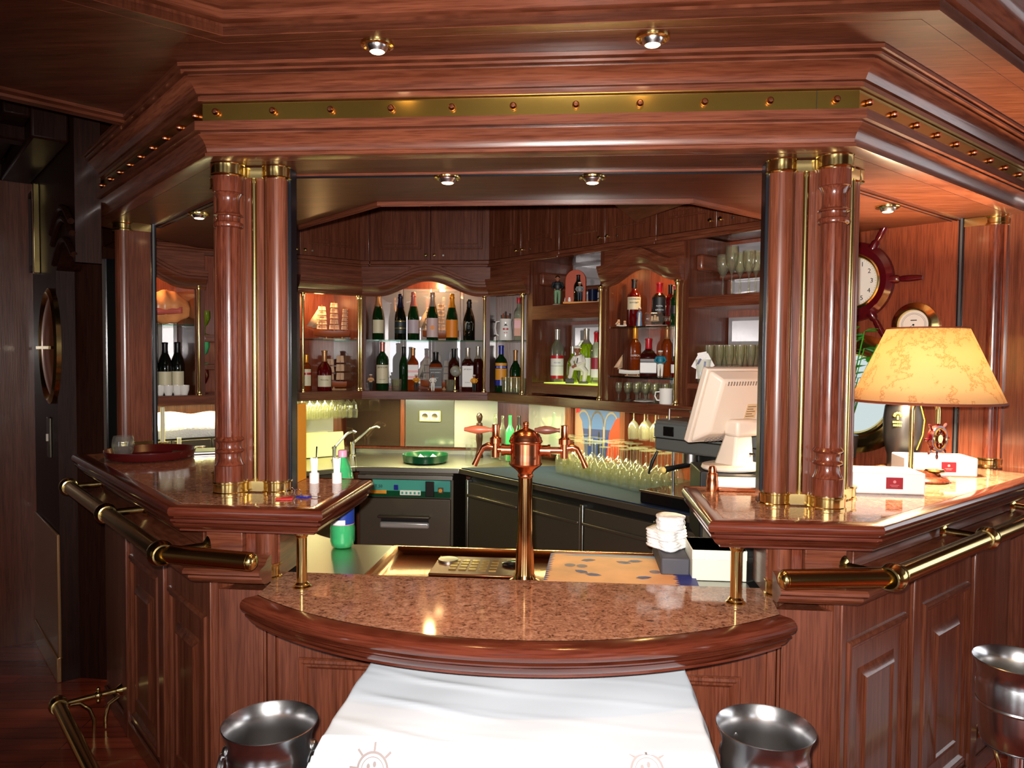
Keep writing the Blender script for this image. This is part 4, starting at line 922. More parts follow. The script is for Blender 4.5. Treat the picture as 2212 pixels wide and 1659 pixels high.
q = MB(); q.tube([(.006+.013*cos(a),.028+.003*sin(a)*0,.018+.013*sin(a)) for a in [2*pi*i/16 for i in range(17)]], .0014, 6); q.tube([(.026+.011*cos(a),.036,.014+.011*sin(a)) for a in [2*pi*i/16 for i in range(17)]], .0014, 6); q.build('key_ring', M_CHROME, ky, world=False)
q = MB(); q.box(.055,.10,.030,.036,.003,.0055); q.box(.04,.056,.025,.041,.003,.0055); q.build('key', M_CHROME, ky, world=False, bev=.001)
mn = at_z(640,1030,ZC); 
for i, (mt, lb) in enumerate(((M_REDP,'red upright menu card standing against the left pier'),(M_YEL,'yellow upright menu card standing beside the red one'))):
    x = at_y(636.5+5.5*i,1000,2.52).x
    o = MB().box(-.0035,.0035,-.07,.07,0,.27).build('menu_card', mt, None, bev=.001); o.location = (x,2.53,ZC+.0005); tag(o, lb, 'menu')
# candlestick behind the left counter, on the sink worktop
cp_ = FLF.p(0,0,0); s_, z_ = FLF.hit(352,985,.18); cpos = FLF.p(s_,.18,.9015)
cs_ = thing('candlestick', 'brass three-arm candlestick with ivory candles on the left worktop', 'candlestick', cpos, FLF.ang)
MB().lathe([(0,0),(.05,0),(.05,.008),(.012,.02),(.008,.05),(.012,.09),(.007,.11),(.012,.20),(.030,.204),(.030,.208),(.012,.21),(0,.21)], n=24).build('stem', M_BRASS, cs_, world=False)
MB().tube([(-.085,0,.13),(-.07,0,.105),(0,0,.10),(.07,0,.105),(.085,0,.13)], .005, 10).build('arms', M_BRASS, cs_, world=False)
for x, z in ((-.085,.13),(.085,.13)): MB().lathe([(0,z),(.022,z),(.022,z+.004),(.010,z+.006),(0,z+.006)], (x,0,0), 20).build('drip_pan', M_BRASS, cs_, world=False)
for x, z, h in ((0,.208,.19),(-.085,.134,.13),(.085,.134,.09)): MB().lathe([(0,z),(.0125,z),(.011,z+h),(0,z+h)], (x,0,0), 16).build('candle', M_CANDLE, cs_, world=False)
# ---------------------------------------------------------------- things on the right counter
lp_ = at_z(2012,1046,ZC); lp_ = Vector((1.262,2.862,ZC))
lm = thing('table_lamp', 'lit table lamp with map-printed parchment shade and ship-wheel stand on the right counter', 'lamp', lp_)
def shade_mat():
    m, nt, b, out = newmat('parchment_map'); N = nt.nodes; L = nt.links; N.remove(b)
    tc = N.new('ShaderNodeTexCoord'); n = N.new('ShaderNodeTexNoise'); n.inputs['Scale'].default_value = 7; n.inputs['Detail'].default_value = 9; n.inputs['Roughness'].default_value = .68; L.new(tc.outputs['Object'], n.inputs['Vector'])
    r = N.new('ShaderNodeValToRGB'); e = r.color_ramp.elements; e[0].position = .485; e[0].color = (.92,.76,.50,1); e[1].position = .54; e[1].color = (.92,.74,.47,1)
    for p_, c_ in ((.505,(.82,.60,.35,1)),(.512,(.52,.28,.13,1)),(.519,(.84,.62,.36,1))): x = e.new(p_); x.color = c_
    L.new(n.outputs['Fac'], r.inputs['Fac'])
    d = N.new('ShaderNodeBsdfDiffuse'); t = N.new('ShaderNodeBsdfTranslucent'); L.new(r.outputs['Color'], d.inputs['Color']); L.new(r.outputs['Color'], t.inputs['Color'])
    mx = N.new('ShaderNodeMixShader'); mx.inputs[0].default_value = .8; L.new(d.outputs[0], mx.inputs[1]); L.new(t.outputs[0], mx.inputs[2]); L.new(mx.outputs[0], out.inputs[0]); return m
sc_ = ppm(lp_); zb_, zt_ = .290, .555
MB().lathe([(.252,zb_),(.133,zt_)], n=64).build('shade', shade_mat(), lm, world=False, solid=.0015)
q = MB(); q.lathe([(.2535,zb_-.003),(.2545,zb_),(.252,zb_+.006),(.250,zb_)], n=64); q.lathe([(.1335,zt_-.005),(.135,zt_),(.1325,zt_+.003),(.1315,zt_)], n=64); q.build('shade_trim', pm('brown_trim',(120,56,30),.6), lm, world=False, fix=False)
MB().lathe([(0,0),(.085,0),(.088,.008),(.080,.016),(.060,.022),(.052,.034),(.03,.04),(0,.04)], n=36).build('base', M_TURN, lm, world=False)
q = MB(); q.tube([(-.045,0,.036),(-.045,0,.255)]+[(-.045+.045-.045*cos(a),0,.255+.05*sin(a)) for a in [pi*i/12 for i in range(1,13)]]+[(.045,0,.21)], .0085, 12); q.tube([(0,0,.30),(0,0,.40)], .006, 8); q.build('brass_crook', M_BRASS, lm, world=False)
q = MB(); q.lathe([(.0,0),(.03,0),(.034,.005),(.03,.010),(0,.010)], (.03,-.02,.036), 20); q.build('medallion', M_BRASS, lm, world=False)
wf = Matrix.Translation((.045,-.0,.155)) @ Matrix.Rotation(radians(35),4,'Z') @ Matrix.Rotation(pi/2,4,'X')
q = MB(wf); q.lathe([(.036,-.010),(.048,-.010),(.050,0),(.048,.010),(.036,.010),(.034,0),(.036,-.010)], n=28)
for i in range(8): a = 2*pi*i/8; q.tube([(.014*cos(a),.014*sin(a),0),(.046*cos(a),.046*sin(a),0),(.058*cos(a),.058*sin(a),0),(.066*cos(a),.066*sin(a),0),(.076*cos(a),.076*sin(a),0)], [.004,.004,.0035,.006,.003], 8)
q.build('ship_wheel', M_WHEEL, lm, world=False)
MB(wf).lathe([(.034,-.011),(.037,-.014),(.040,-.011),(.040,.011),(.037,.014),(.034,.011)], n=24).build('brass_ring', M_BRASS, lm, world=False)
q = MB(wf); q.lathe([(0,-.012),(.015,-.012),(.015,.012),(0,.012)], n=16); q.build('hub', M_BRASS, lm, world=False)
MB().ball((0,0,.42), .026, 12).build('bulb', emit('warm_bulb',(255,196,120),30), lm, world=False)
l = bpy.data.lights.new('lamp_bulb','POINT'); l.energy = 170; l.color = (1,.80,.50); l.shadow_soft_size = .05
o = bpy.data.objects.new('lamp_bulb', l); COL.objects.link(o); o.parent = lm; o.location = (0,0,.42)
def ashtray(p, rz, label, L=.245):
    o = thing('ceramic_box', label, 'ceramic box', p, rz); w = L/2
    q = MB(); q.box(-w,w,-.075,.075,0,.072)
    q.build('body', M_WHITE, o, world=False, bev=.006)
    q = MB(); q.lathe([(.062,.0725),(.058,.074),(.05,.0726),(0,.0722)], n=30, M=Matrix.Diagonal((1.5,.9,1,1))); q.build('shallow_well', M_WHITE, o, world=False)
    q = MB(); q.box(.0,.052,-.0766,-.0752,.018,.056); q.build('red_label', M_REDL, o, world=False)
    mk = pm('label_print',(190,120,124),.5)
    q = MB(); M_ = Matrix.Translation((.026,-.0768,.042)) @ Matrix.Rotation(pi/2,4,'X'); q.lathe([(0,0),(.005,0),(.005,.0004),(0,.0004)], n=10, M=M_)
    q.box(.012,.040,-.0772,-.0766,.030,.0315); q.box(.016,.036,-.0772,-.0766,.0255,.0268); q.build('label_mark', mk, o, world=False)
b1 = at_z(1998,1070,ZC); ashtray(Vector((b1.x-.118,b1.y+.078,ZC)), radians(-3), 'white ceramic box with red label in front of the lit lamp')
b2 = at_z(2110,1031,ZC); ashtray(Vector((b2.x-.125,b2.y+.075,ZC)), radians(-3), 'white ceramic box with red label behind the lit lamp', .26)
# clock and instruments on the red wall
cc = at_pl(1848,610,1,1,4.965)
ck = thing('wall_clock', 'ship-wheel wall clock with white dial on the red wooden wall', 'clock', cc, WB.ang)
X90 = Matrix.Rotation(pi/2,4,'X')
MB(X90).lathe([(.115,0),(.18,0),(.186,.012),(.183,.03),(.16,.045),(.13,.04),(.12,.03),(.115,0)], n=56).build('wheel_rim', M_WHEEL, ck, world=False)
for i in range(6):
    a = pi/3*i; q = MB(X90); q.tube([(r*cos(a),r*sin(a),.02) for r in (.17,.20,.21,.222,.25,.285,.305)], [.022,.019,.012,.0145,.0155,.013,.009], 12); q.build('wheel_handle', M_WHEEL, ck, world=False)
MB(X90).lathe([(.112,.030),(.117,.040),(.124,.044),(.130,.040),(.131,.03)], n=56).build('brass_bezel', M_BRASS, ck, world=False)
MB(X90).lathe([(0,.030),(.116,.030)], n=48).build('dial', pm('dial_white',(226,222,210),.6), ck, world=False)
for i in range(1,13):
    a = pi/2-i*pi/6; text(str(i), .030, M_INK, ck, Matrix.Translation((.089*cos(a),-.0306,.089*sin(a))), 'numeral')
q = MB(X90)
for i in range(60):
    a = i*pi/30; r0 = .106 if i % 5 else .104; q.add([(r*cos(a)-sin(a)*w_,r*sin(a)+cos(a)*w_,.0308) for r, w_ in ((r0,.0005),(r0,-.0005),(.110,-.0005),(.110,.0005))],[(0,1,2,3)])
q.build('minute_track', M_INK, ck, world=False, fix=False)
def hand(a, L, w): 
    q = MB(X90); d = (cos(a),sin(a)); n_ = (-d[1]*w,d[0]*w); q.add([(-d[0]*.02+n_[0],-d[1]*.02+n_[1],.033),(-d[0]*.02-n_[0],-d[1]*.02-n_[1],.033),(d[0]*L-n_[0]*.4,d[1]*L-n_[1]*.4,.033),(d[0]*L+n_[0]*.4,d[1]*L+n_[1]*.4,.033)],[(0,1,2,3)]); q.build('hand', M_INK, ck, world=False, fix=False, solid=.001)
hand(radians(79), .092, .0028); hand(radians(83), .062, .004)
MB(X90).lathe([(.0,.037),(.006,.036),(.006,.031)], n=14).build('hub', M_INK, ck, world=False)
text('QUARTZ', .007, M_INK, ck, Matrix.Translation((0,-.0306,-.036)))
bc = at_pl(1978,702,1,1,4.965)
ba = thing('barometer', 'brass-cased round barometer on the red wall just above the lamp shade', 'barometer', bc, WB.ang)
MB(X90).lathe([(.0,0),(.098,0),(.098,.014),(.090,.020),(.078,.028),(.072,.034),(.066,.034),(.062,.022)], n=48).build('case', M_BRASS, ba, world=False)
MB(X90).lathe([(0,.022),(.065,.022)], n=40).build('dial', pm('dial_ivory',(232,222,208),.6), ba, world=False)
q = MB(X90)
for r in (.052,.047): q.add([(rr*cos(a),rr*sin(a),.0224) for rr in (r,r-.0011) for a in [radians(-40+260*i/40) for i in range(41)]], [(i,i+1,41+i+1,41+i) for i in range(40)])
for a, L in ((radians(210),.045),(radians(285),.028)): q.add([(-.001*sin(a),.001*cos(a),.0235),(.001*sin(a),-.001*cos(a),.0235),(L*cos(a),L*sin(a),.0235)],[(0,1,2)])
q.lathe([(.004,.023),(.004,.026),(0,.026)], n=10); q.box(-.013,.013,.018,.022,.0223,.0226); q.build('scale_and_needle', M_INK, ba, world=False, fix=False)
for a in (0,90,180,270): MB(X90).lathe([(.004,.014),(.003,.017),(0,.018)], (.089*cos(radians(a)),.089*sin(radians(a)),0), 10).build('screw', M_BRASS, ba, world=False)
pc = at_pl(1845,850,1,1,4.965); Rp = pc.z+.0; s_w, z_w = WB.hit(1880,726); ztop = at_pl(1848,722,1,1,4.96).z; zbot = at_pl(1848,978,1,1,4.96).z; R0 = (ztop-zbot)/2; zc_ = (ztop+zbot)/2
pw = thing('porthole', 'round brass porthole with pane glowing for reflected daylight behind the lamp on the red wall', 'porthole', (pc.x,pc.y,zc_), WB.ang)
MB(X90).lathe([(R0*.64,.004),(R0*.64,.030),(R0*.67,.040),(R0*.71,.040),(R0*.74,.030),(R0*.84,.030),(R0*.95,.018),(R0,.010),(R0,0),(R0*.64,0)], n=64).build('flange', M_BRASS, pw, world=False)
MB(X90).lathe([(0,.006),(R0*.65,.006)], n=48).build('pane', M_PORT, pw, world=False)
for i in range(10): a = 2*pi*i/10+.3; MB(X90).lathe([(.011,.016),(.010,.021),(0,.023)], (R0*.88*cos(a),R0*.88*sin(a),0), 8).build('bolt', M_BRASS, pw, world=False)
# potted plant put in for the plant shown in the porthole
pp_ = Vector((pc.x-.085,pc.y-.17,1.1525))
pp = thing('potted_plant', 'leafy green plant in a dark pot, put in for the one the porthole shows', 'plant', pp_)
MB().lathe([(0,0),(.035,0),(.045,.07),(.047,.10),(.042,.102),(0,.10)], n=24).build('pot', M_BLACK, pp, world=False)
random.seed(5)
q = MB(); stems = []
for i in range(26):
    a = random.random()*6.28; h = .20+.28*random.random(); r = .03+.10*random.random(); tip = Vector((r*cos(a),r*sin(a)*.4,.1+h)); q.tube([(0,0,.1),(tip.x*.4,tip.y*.4,.1+h*.6),tip], .0022, 5); stems.append(tip)
q.build('stems', M_LEAF, pp, world=False)
q = MB()
for t in stems:
    for j in range(2):
        a = random.random()*6.28; L = .055+.03*random.random(); d = Vector((cos(a),sin(a)*.5,.25-.6*random.random())).normalized(); s_ = d.cross(Vector((0,0,1))).normalized()*L*.28; n_ = s_.cross(d).normalized()*.008
        q.add([t,t+d*L*.4+s_+n_,t+d*L,t+d*L*.4-s_+n_,t+d*L*.45],[(0,1,4),(1,2,4),(2,3,4),(3,0,4)])
q.build('leaves', M_LEAF, pp, world=False, fix=False)
q = MB(); q.box(-.10,.10,-.05,.05,.0,.004)
# black bottle bag behind the lamp
bp = at_z(1925,1010,ZC); bp = Vector((1.335,3.22,ZC))
bg_ = thing('bottle_case', 'black leather bottle case with gold crest between porthole and lamp', 'case', bp, face(bp))
MB().lathe([(0,0),(.055,0),(.058,.01),(.058,.05),(.064,.07),(.074,.12),(.076,.20),(.070,.25),(.052,.28),(.050,.31),(.0,.315)], n=32).build('body', pm('black_leather',(22,20,22),.35), bg_, world=False)
MB(Matrix.Translation((.02,-.002,.17))).tube([(.04,-.064,.09),(.055,-.055,.03),(.05,-.058,-.03),(.03,-.07,-.09)], .002, 6).build('orange_piping', M_YEL, bg_, world=False)
q = MB(Matrix.Translation((-.02,-.0755,.215)) @ X90); 
for i in range(6): a = pi*i/5; q.ball((.012*cos(a),.010*sin(a),0), .0055, 6, (1,1,.2))
q.box(-.003,.003,-.016,.0,-.001,.001); q.build('gold_crest', M_GOLD, bg_, world=False)
for dz, w_ in ((.185,.018),(.172,.016)): 
    q = MB(); 
    for i in range(5): q.box(-.02-w_+w_*2*i/5,-.02-w_+w_*2*(i+.75)/5,-.0775,-.0755,dz,dz+.008)
    q.build('gold_print', M_GOLD, bg_, world=False)
MB().tube([(.10,.02,.0),(.10,.0,.03),(.12,-.02,.05),(.15,-.02,.04),(.16,0,.01)], .012, 8).build('strap', M_BLACK, bg_, world=False)
# point-of-sale monitor seen from behind
mo = Vector((.60,2.985,1.165)); mr = radians(35)
md = thing('monitor', 'beige monitor seen from behind on its stand, beside the right pier', 'monitor', mo, mr)
T = Matrix.Translation((0,0,.235)) @ Matrix.Rotation(radians(19),4,'X')
q = MB(T); q.box(-.165,.165,.02,.05,-.15,.155); q.build('screen_bezel', M_CREAM, md, world=False, bev=.006)
q = MB(T); q.add([(-.16,.02,-.148),(.16,.02,-.148),(.16,.02,.152),(-.16,.02,.152),(-.125,-.035,-.085),(.125,-.035,-.085),(.125,-.035,.128),(-.125,-.035,.128)],[(4,5,6,7),(0,1,5,4),(1,2,6,5),(2,3,7,6),(3,0,4,7),(0,3,2,1)]); q.build('back_shell', M_CREAM, md, world=False, bev=.01)
q = MB(T)
for i in range(14): q.box(-.10+.0145*i,-.094+.0145*i,-.0215,-.018,.134,.148) if False else q.box(-.10+.0145*i,-.094+.0145*i,-.036,-.034,.108,.124)
q.build('vent', pm('vent_grey',(120,108,100),.6), md, world=False)
q = MB(T)
for j in range(4):
    for i in range(9): q.box(-.10+.022*i,-.088+.022*i,-.002-.016*j*.3+.0,.004,-.137+.010*j,-.134+.010*j)
q.build('speaker_slots', pm('slot_grey',(140,128,120),.6), md, world=False)
q = MB(T); q.box(.035,.095,-.0362,-.035,-.03,.03); q.build('rating_label', pm('label_tan',(206,178,140),.6), md, world=False)
q = MB(T)
for j in range(5): q.box(.04,.085-.012*(j%2),-.0366,-.0362,-.022+.010*j,-.019+.010*j)
q.build('label_print', pm('label_brown',(90,70,54),.6), md, world=False)
q = MB(); q.add([(-.05,-.06,.015),(.06,-.06,.015),(.06,.05,.015),(-.05,.05,.015),(-.03,-.055,.17),(.05,-.055,.17),(.05,.0,.17),(-.03,.0,.17)],[(0,1,5,4),(1,2,6,5),(2,3,7,6),(3,0,4,7),(4,5,6,7)]); q.box(-.05,.07,-.075,-.0,.13,.195); q.build('stand_neck', M_CREAM, md, world=False, bev=.012)
MB().lathe([(0,0),(.12,0),(.125,.006),(.12,.018),(.0,.024)], n=40, M=Matrix.Diagonal((1,.85,1,1))).build('stand_foot', M_CREAM, md, world=False)
MB().tube([T @ Vector((-.03,-.03,-.09)), T @ Vector((-.03,-.05,-.12)), T @ Vector((.0,-.08,-.15)), Vector((.05,-.07,.06))], .004, 8).build('cable', M_BLACK, md, world=False)
ped = thing('cash_drawer', 'dark cash drawer cabinet that carries the beige monitor', 'cabinet', (mo.x+.02,mo.y+.06,.886), 0)
MB().box(-.15,.15,-.13,.13,0,.275).build('body', M_BLACK, ped, world=False, bev=.004); MB().box(-.14,.14,-.135,-.13,.02,.15).build('drawer', M_STEELD, ped, world=False, bev=.003)
pr_ = at_y(1590,1034,2.72)
pn = thing('receipt_printer', 'white box-shaped receipt printer below the monitor behind the right counter', 'printer', (pr_.x+.03,2.76,1.128))
MB().box(-.11,.14,-.05,.05,0,.042).build('body', M_PAPER, pn, world=False, bev=.004); MB().box(-.09,.10,-.02,.03,.042,.045).build('paper_slot', M_BLACK, pn, world=False)
MB().box(-.08,.1,-.03,.03,-.242,-.001).build('stand', M_BLACK, pn, world=False)
gpz = at_z(1538,1060,ZC)
gq = thing('gallery_post', 'short copper post with ball top at the inner edge of the right counter', 'post', (gpz.x,gpz.y+.0,ZC))
MB().lathe([(0,0),(.019,0),(.019,.035),(.017,.038),(.017,.058),(.013,.060),(.013,.072),(.010,.082),(.0,.087)], n=24).build('shaft', M_COPPER, gq, world=False)
MB().box(.02,.18,-.012,.012,.0,.012).build('copper_rest', M_COPPER, gq, world=False, bev=.002)
# white box, towels, green bottle, left worktop things
wb = thing('white_box', 'off-white cardboard box behind the right brass post', 'box', (.455,2.50,.8862)); MB().box(-.085,.085,-.08,.09,0,.098).build('carton', pm('carton',(214,214,196),.7), wb, world=False, bev=.002); MB().box(-.086,.086,-.081,.091,.066,.098).build('lid', pm('carton_lid',(220,220,204),.7), wb, world=False, bev=.002)
gb = thing('grey_bin', 'low grey tub under the folded towels', 'tub', (.32,2.60,.8895)); MB().box(-.045,.048,-.15,.13,0,.058).build('tub', pm('tub_grey',(62,62,70),.6), gb, world=False, bev=.006)
tz = .948
for i, (h, w_, lb) in enumerate(((.032,.062,'white towel folded flat at the bottom of the stack'),(.030,.060,'white towel folded flat in the middle of the stack'),(.046,.048,'crumpled white towel on top of the stack'))):
    random.seed(i)
    q = MB(); q.lathe([(0,0)]+[((1+.05*sin(k*2.2))*w_,h*(k+.5)/8) for k in range(8)]+[(w_*.7,h),(0,h*1.02)], n=28, M=Matrix.Diagonal((1.0,1.25,1,1)), mod=lambda a, z: 1+.05*sin(3*a+i)+.03*sin(7*a+z*120+i)+(.12*cos(4*a) if i < 2 else 0))
    o = q.build('folded_towel', M_TOWEL, None, sharp=80); o.location = (.312-.006*i+(.02 if i == 2 else 0),2.60,tz); tag(o, lb, 'towel'); tz += h+.0005
bpp = at_z(740,1182,.885); hgt = .36
gbt = thing('soda_bottle', 'big green plastic soda bottle with pink cap standing left in the service well', 'bottle', (bpp.x,bpp.y,.8855))
Hb = lambda f: f*hgt
MB().lathe([(0,Hb(.015)),(.030,Hb(0)),(.040,Hb(.02)),(.045,Hb(.07)),(.045,Hb(.20)),(.0425,Hb(.24)),(.0425,Hb(.42)),(.045,Hb(.46)),(.0455,Hb(.58)),(.043,Hb(.68)),(.034,Hb(.79)),(.022,Hb(.88)),(.014,Hb(.925)),(.014,Hb(.95)),(0,Hb(.95))], n=36, mod=lambda a, z: 1-.03*max(0,cos(5*a))*(1 if z < .03 else 0)+(.015*sin(12*a+z*90) if .46*hgt < z < .8*hgt else 0)).build('bottle', M_PET, gbt, world=False, sharp=60)
MB().lathe([(.0432,Hb(.245)),(.0432,Hb(.415))], n=36).build('label', pm('soda_label',(30,60,150),.4), gbt, world=False)
MB().lathe([(.0436,Hb(.25)),(.0436,Hb(.30))], n=36, a0=radians(200), a1=radians(300)).build('label_white', M_PAPER, gbt, world=False)
MB().lathe([(.0436,Hb(.245)),(.0436,Hb(.252))], n=36).build('label_pink_band', pm('pink',(220,130,170),.4), gbt, world=False)
MB().lathe([(.0165,Hb(.93)),(.0165,Hb(.99)),(.014,Hb(1)),(0,Hb(1))], n=24).build('cap', pm('pink_cap',(226,160,190),.4), gbt, world=False)
# ================================================================ bottles
CHAMP = [(0,.0),(.93,0),(1,.012),(1,.40),(.985,.46),(.93,.53),(.80,.61),(.62,.69),(.46,.765),(.38,.83),(.36,.90),(.42,.905),(.42,.93),(.36,.935),(.36,.985),(.30,1),(0,1)]
WINE = [(0,0),(.95,0),(1,.012),(1,.55),(.96,.60),(.82,.67),(.60,.74),(.42,.80),(.36,.86),(.36,.965),(.40,.968),(.40,.99),(.36,1),(0,1)]
LIQ = [(0,0),(.94,0),(1,.015),(1,.60),(.97,.645),(.86,.69),(.62,.73),(.42,.765),(.36,.80),(.35,.95),(.40,.955),(.40,.99),(0,1)]
SQR = LIQ
LOWN = [(0,0),(.95,0),(1,.02),(1,.48),(.92,.56),(.66,.64),(.40,.70),(.33,.76),(.33,.95),(.38,.955),(.38,.99),(0,1)]
def square(a, z): return 1/max(abs(cos(a)),abs(sin(a)))**.82
def prof_r(prof, f):
    for (r0,z0),(r1,z1) in zip(prof, prof[1:]):
        if z0 <= f <= z1 and z1 > z0: return r0+(r1-r0)*(f-z0)/(z1-z0)
    return 1
def bottle(label, p, h, r, prof, gm, capm=None, cap0=.80, lab=None, txt=(), extra=(), sq=False, name='bottle', rz=None, fill=None):
    o = thing(name, label, 'bottle', p, face(p) if rz is None else rz)
    mod = (lambda a, z: square(a,z) if z < h*.66 else 1) if sq else None
    MB().lathe([(a*r,b*h) for a, b in prof], n=32, mod=mod).build('glass_body', gm, o, world=False, sharp=50)
    if fill: MB().lathe([(a*r*.93,max(.004,b*h)) for a, b in prof if b <= fill[1]]+[(0,fill[1]*h)], n=28, mod=mod).build('liquid', fill[0], o, world=False, sharp=50)
    if capm:
        q = MB(); fs = sorted({cap0,1.0}|{b for a, b in prof if cap0 < b < 1}); q.lathe([(prof_r(prof,f)*r*1.06+.0004, f*h) for f in fs]+[(0,h*1.004)], n=24); q.build('cap', capm, o, world=False, sharp=50)
    if lab:
        z0, z1, m, wa = lab; R = r*1.012
        if sq: q = MB().box(-r*.9,r*.9,-r*1.0-.0012,-r*.99,z0*h,z1*h)
        else: q = MB().lathe([(R,z0*h),(R,z1*h)], n=20, a0=-pi/2-wa, a1=-pi/2+wa)
        lb = q.build('label', m, o, world=False, fix=False)
        for f0, f1, m2 in extra:
            if sq: q = MB().box(-r*.9,r*.9,-r*1.0-.0018,-r,f0*h,f1*h)
            else: q = MB().lathe([(R+.0005,f0*h),(R+.0005,f1*h)], n=20, a0=-pi/2-wa, a1=-pi/2+wa)
            q.build('label_band', m2, lb, world=False, fix=False)
        for body, size, f, m3 in txt:
            if sq: text(body, size, m3, lb, Matrix.Translation((0,-r-.0026,f*h)))
            else: text(body, size, m3, lb, Matrix.Translation((0,0,f*h)), curve=R+.0008)
    return o
def on(fr, px, py, t, z): s, _ = fr.hit(px, py, t); return fr.p(s, t, z)
L_ = lambda c: pm('label_%d_%d_%d'%c, c, .5)
LC, LP, LO, LD, LW, LK, LM = L_((214,204,170)), L_((206,178,176)), L_((226,132,30)), L_((24,40,44)), L_((232,230,226)), L_((22,22,26)), L_((186,170,178))
F_TAN, F_NAVY, F_PINK, F_SIL, F_OR, F_BLK, F_RED = pm('foil_tan',(176,128,84),.35,.5), pm('foil_navy',(20,24,52),.3,.4), pm('foil_rose',(196,120,112),.3,.5), pm('foil_silver',(206,196,180),.25,.7), pm('foil_orange',(230,150,40),.3,.5), pm('foil_black',(16,14,18),.35), pm('foil_red',(176,20,34),.35)
ZA = 1.6925
ch = 'champagne bottles on the glass shelf'
for px, top, gm, cm, lm_, lb, ex in ((817,631,M_GB,F_TAN,(.14,.42,LC,1.1),'champagne bottle with tan foil and cream label, leftmost on the arched shelf',()),
    (865,634,M_DB,F_NAVY,(.14,.42,LD,1.2),'champagne bottle with navy foil and dark label on the arched shelf',((.25,.262,M_GOLD),(.40,.41,M_GOLD))),
    (893,630,M_GB,F_PINK,(.14,.42,LM,1.1),'champagne bottle with rose foil and pinkish grey label on the arched shelf',()),
    (934,630,M_GB,F_SIL,(.06,.46,LP,1.25),'champagne bottle with silver foil and pale pink label on the arched shelf',()),
    (976,633,M_GB,F_OR,(.06,.44,LO,1.25),'champagne bottle with orange foil and orange label on the arched shelf',()),
    (1013,645,M_DB,F_BLK,None,'black champagne bottle with shield label, rightmost on the arched shelf',())):
    p = on(UA, px, 735, .11, ZA); o = bottle(lb, p, (733-top)/ppm(p), .0395, CHAMP, gm, cm, .70 if cm != F_BLK else .8, lm_, (), ex); o['group'] = ch
    h = (733-top)/ppm(p)
    if cm in (F_SIL, F_OR):
        MB(Matrix.Translation((0,-.0165,.60*h+.02)) @ Matrix.Rotation(pi/2+.35,4,'X')).lathe([(0,.004),(.012,.003),(.012,0),(0,0)], n=18).build('neck_medallion', cm, o, world=False)
    if cm == F_SIL: q = MB(Matrix.Translation((0,-.0412,.26*h)) @ Matrix.Rotation(pi/2,4,'X')); q.lathe([(.013*(1+.25*(i%2)),0) for i in range(2)]+[(0,.0004)], n=10); q.build('orange_crest', LO, o, world=False)
    if cm == F_BLK:
        q = MB(); R = .0400
        q.add([(R*sin(a),-R*cos(a),z*h) for a, z in ((-.75,.40),(-.4,.46),(0,.43),(.4,.46),(.75,.40),(.6,.24),(0,.12),(-.6,.24))],[tuple(range(8))]); q.build('shield_label', pm('old_green',(96,104,84),.5), o, world=False, fix=False)
# whiskies below
def bt_(fr, px, top, base, t, z, w, lb, prof, gm, **k):
    p = on(fr, px, base, t, z); return bottle(lb, p, (base-top)/ppm(p), w/2/ppm(p), prof, gm, **k)
ZL = ZB+.0005
bt_(UA,826,738,842,.10,ZL,27,'green whiskey bottle with cream label on the shelf below the leftmost champagne',LIQ,M_GB,capm=F_PINK,cap0=.80,lab=(.14,.52,LC,1.2),txt=(('JAMESON',.016,.47,M_INK),('IRISH WHISKEY',.006,.22,M_INK)))
bt_(UA,892,746,838,.10,ZL,24,'amber square whisky bottle with slanted white label under the champagne',LIQ,M_AMB,capm=F_TAN,cap0=.82,lab=(.26,.60,LW,1.2),extra=((.28,.34,F_RED),(.42,.47,F_RED)),sq=True)
bt_(UA,941,752,836,.10,ZL,29,'square black-labelled whiskey bottle with black cap, behind the white sailor figurine',LIQ,M_AMB,capm=F_BLK,cap0=.70,lab=(.06,.60,LK,1.2),extra=((.10,.105,LW),(.54,.545,LW)),txt=(("JACK DANIEL'S",.0095,.47,LW),('Old No.7',.009,.33,LW)),sq=True)
bt_(UA,1010,748,842,.09,ZL,26,'white-labelled bourbon bottle behind the yellow-coated figurine at the right end',LIQ,M_BRN,capm=F_SIL,cap0=.74,lab=(.10,.58,LW,1.25),txt=(('JIM BEAM',.0125,.50,M_INK),('BOURBON',.007,.20,M_INK)),sq=True)
bt_(UA,980,752,842,.20,ZL,24,'black-capped dark bottle standing behind the small globe',LIQ,M_BRN,capm=F_BLK,cap0=.76)
bt_(UA,1032,746,842,.16,ZL,22,'clear-stoppered brown bottle in the right back corner of the middle section',LIQ,M_BRN,capm=F_SIL,cap0=.72)
bt_(UA,872,750,842,.22,ZL,20,'slim dark green bottle standing in for a mirrored one behind the amber whisky bottle',WINE,M_GB,capm=F_BLK,cap0=.78)  # solid bottle put in for a reflection in the back mirror
bt_(UL,701,753,840,.10,ZL,31,'round cognac bottle with cream label in front of the lower model ship',LOWN,M_RED_B,capm=F_TAN,cap0=.72,lab=(.10,.38,LC,1.1),txt=(('Hennessy',.0135,.27,M_INK),))
bt_(UL,662,760,838,.14,ZL,22,'slim amber bottle at the left end beside the pole, lower ship bay',LIQ,M_AMB,capm=F_OR,cap0=.78,lab=(.14,.60,LC,1.0),extra=((.44,.5,F_RED),))
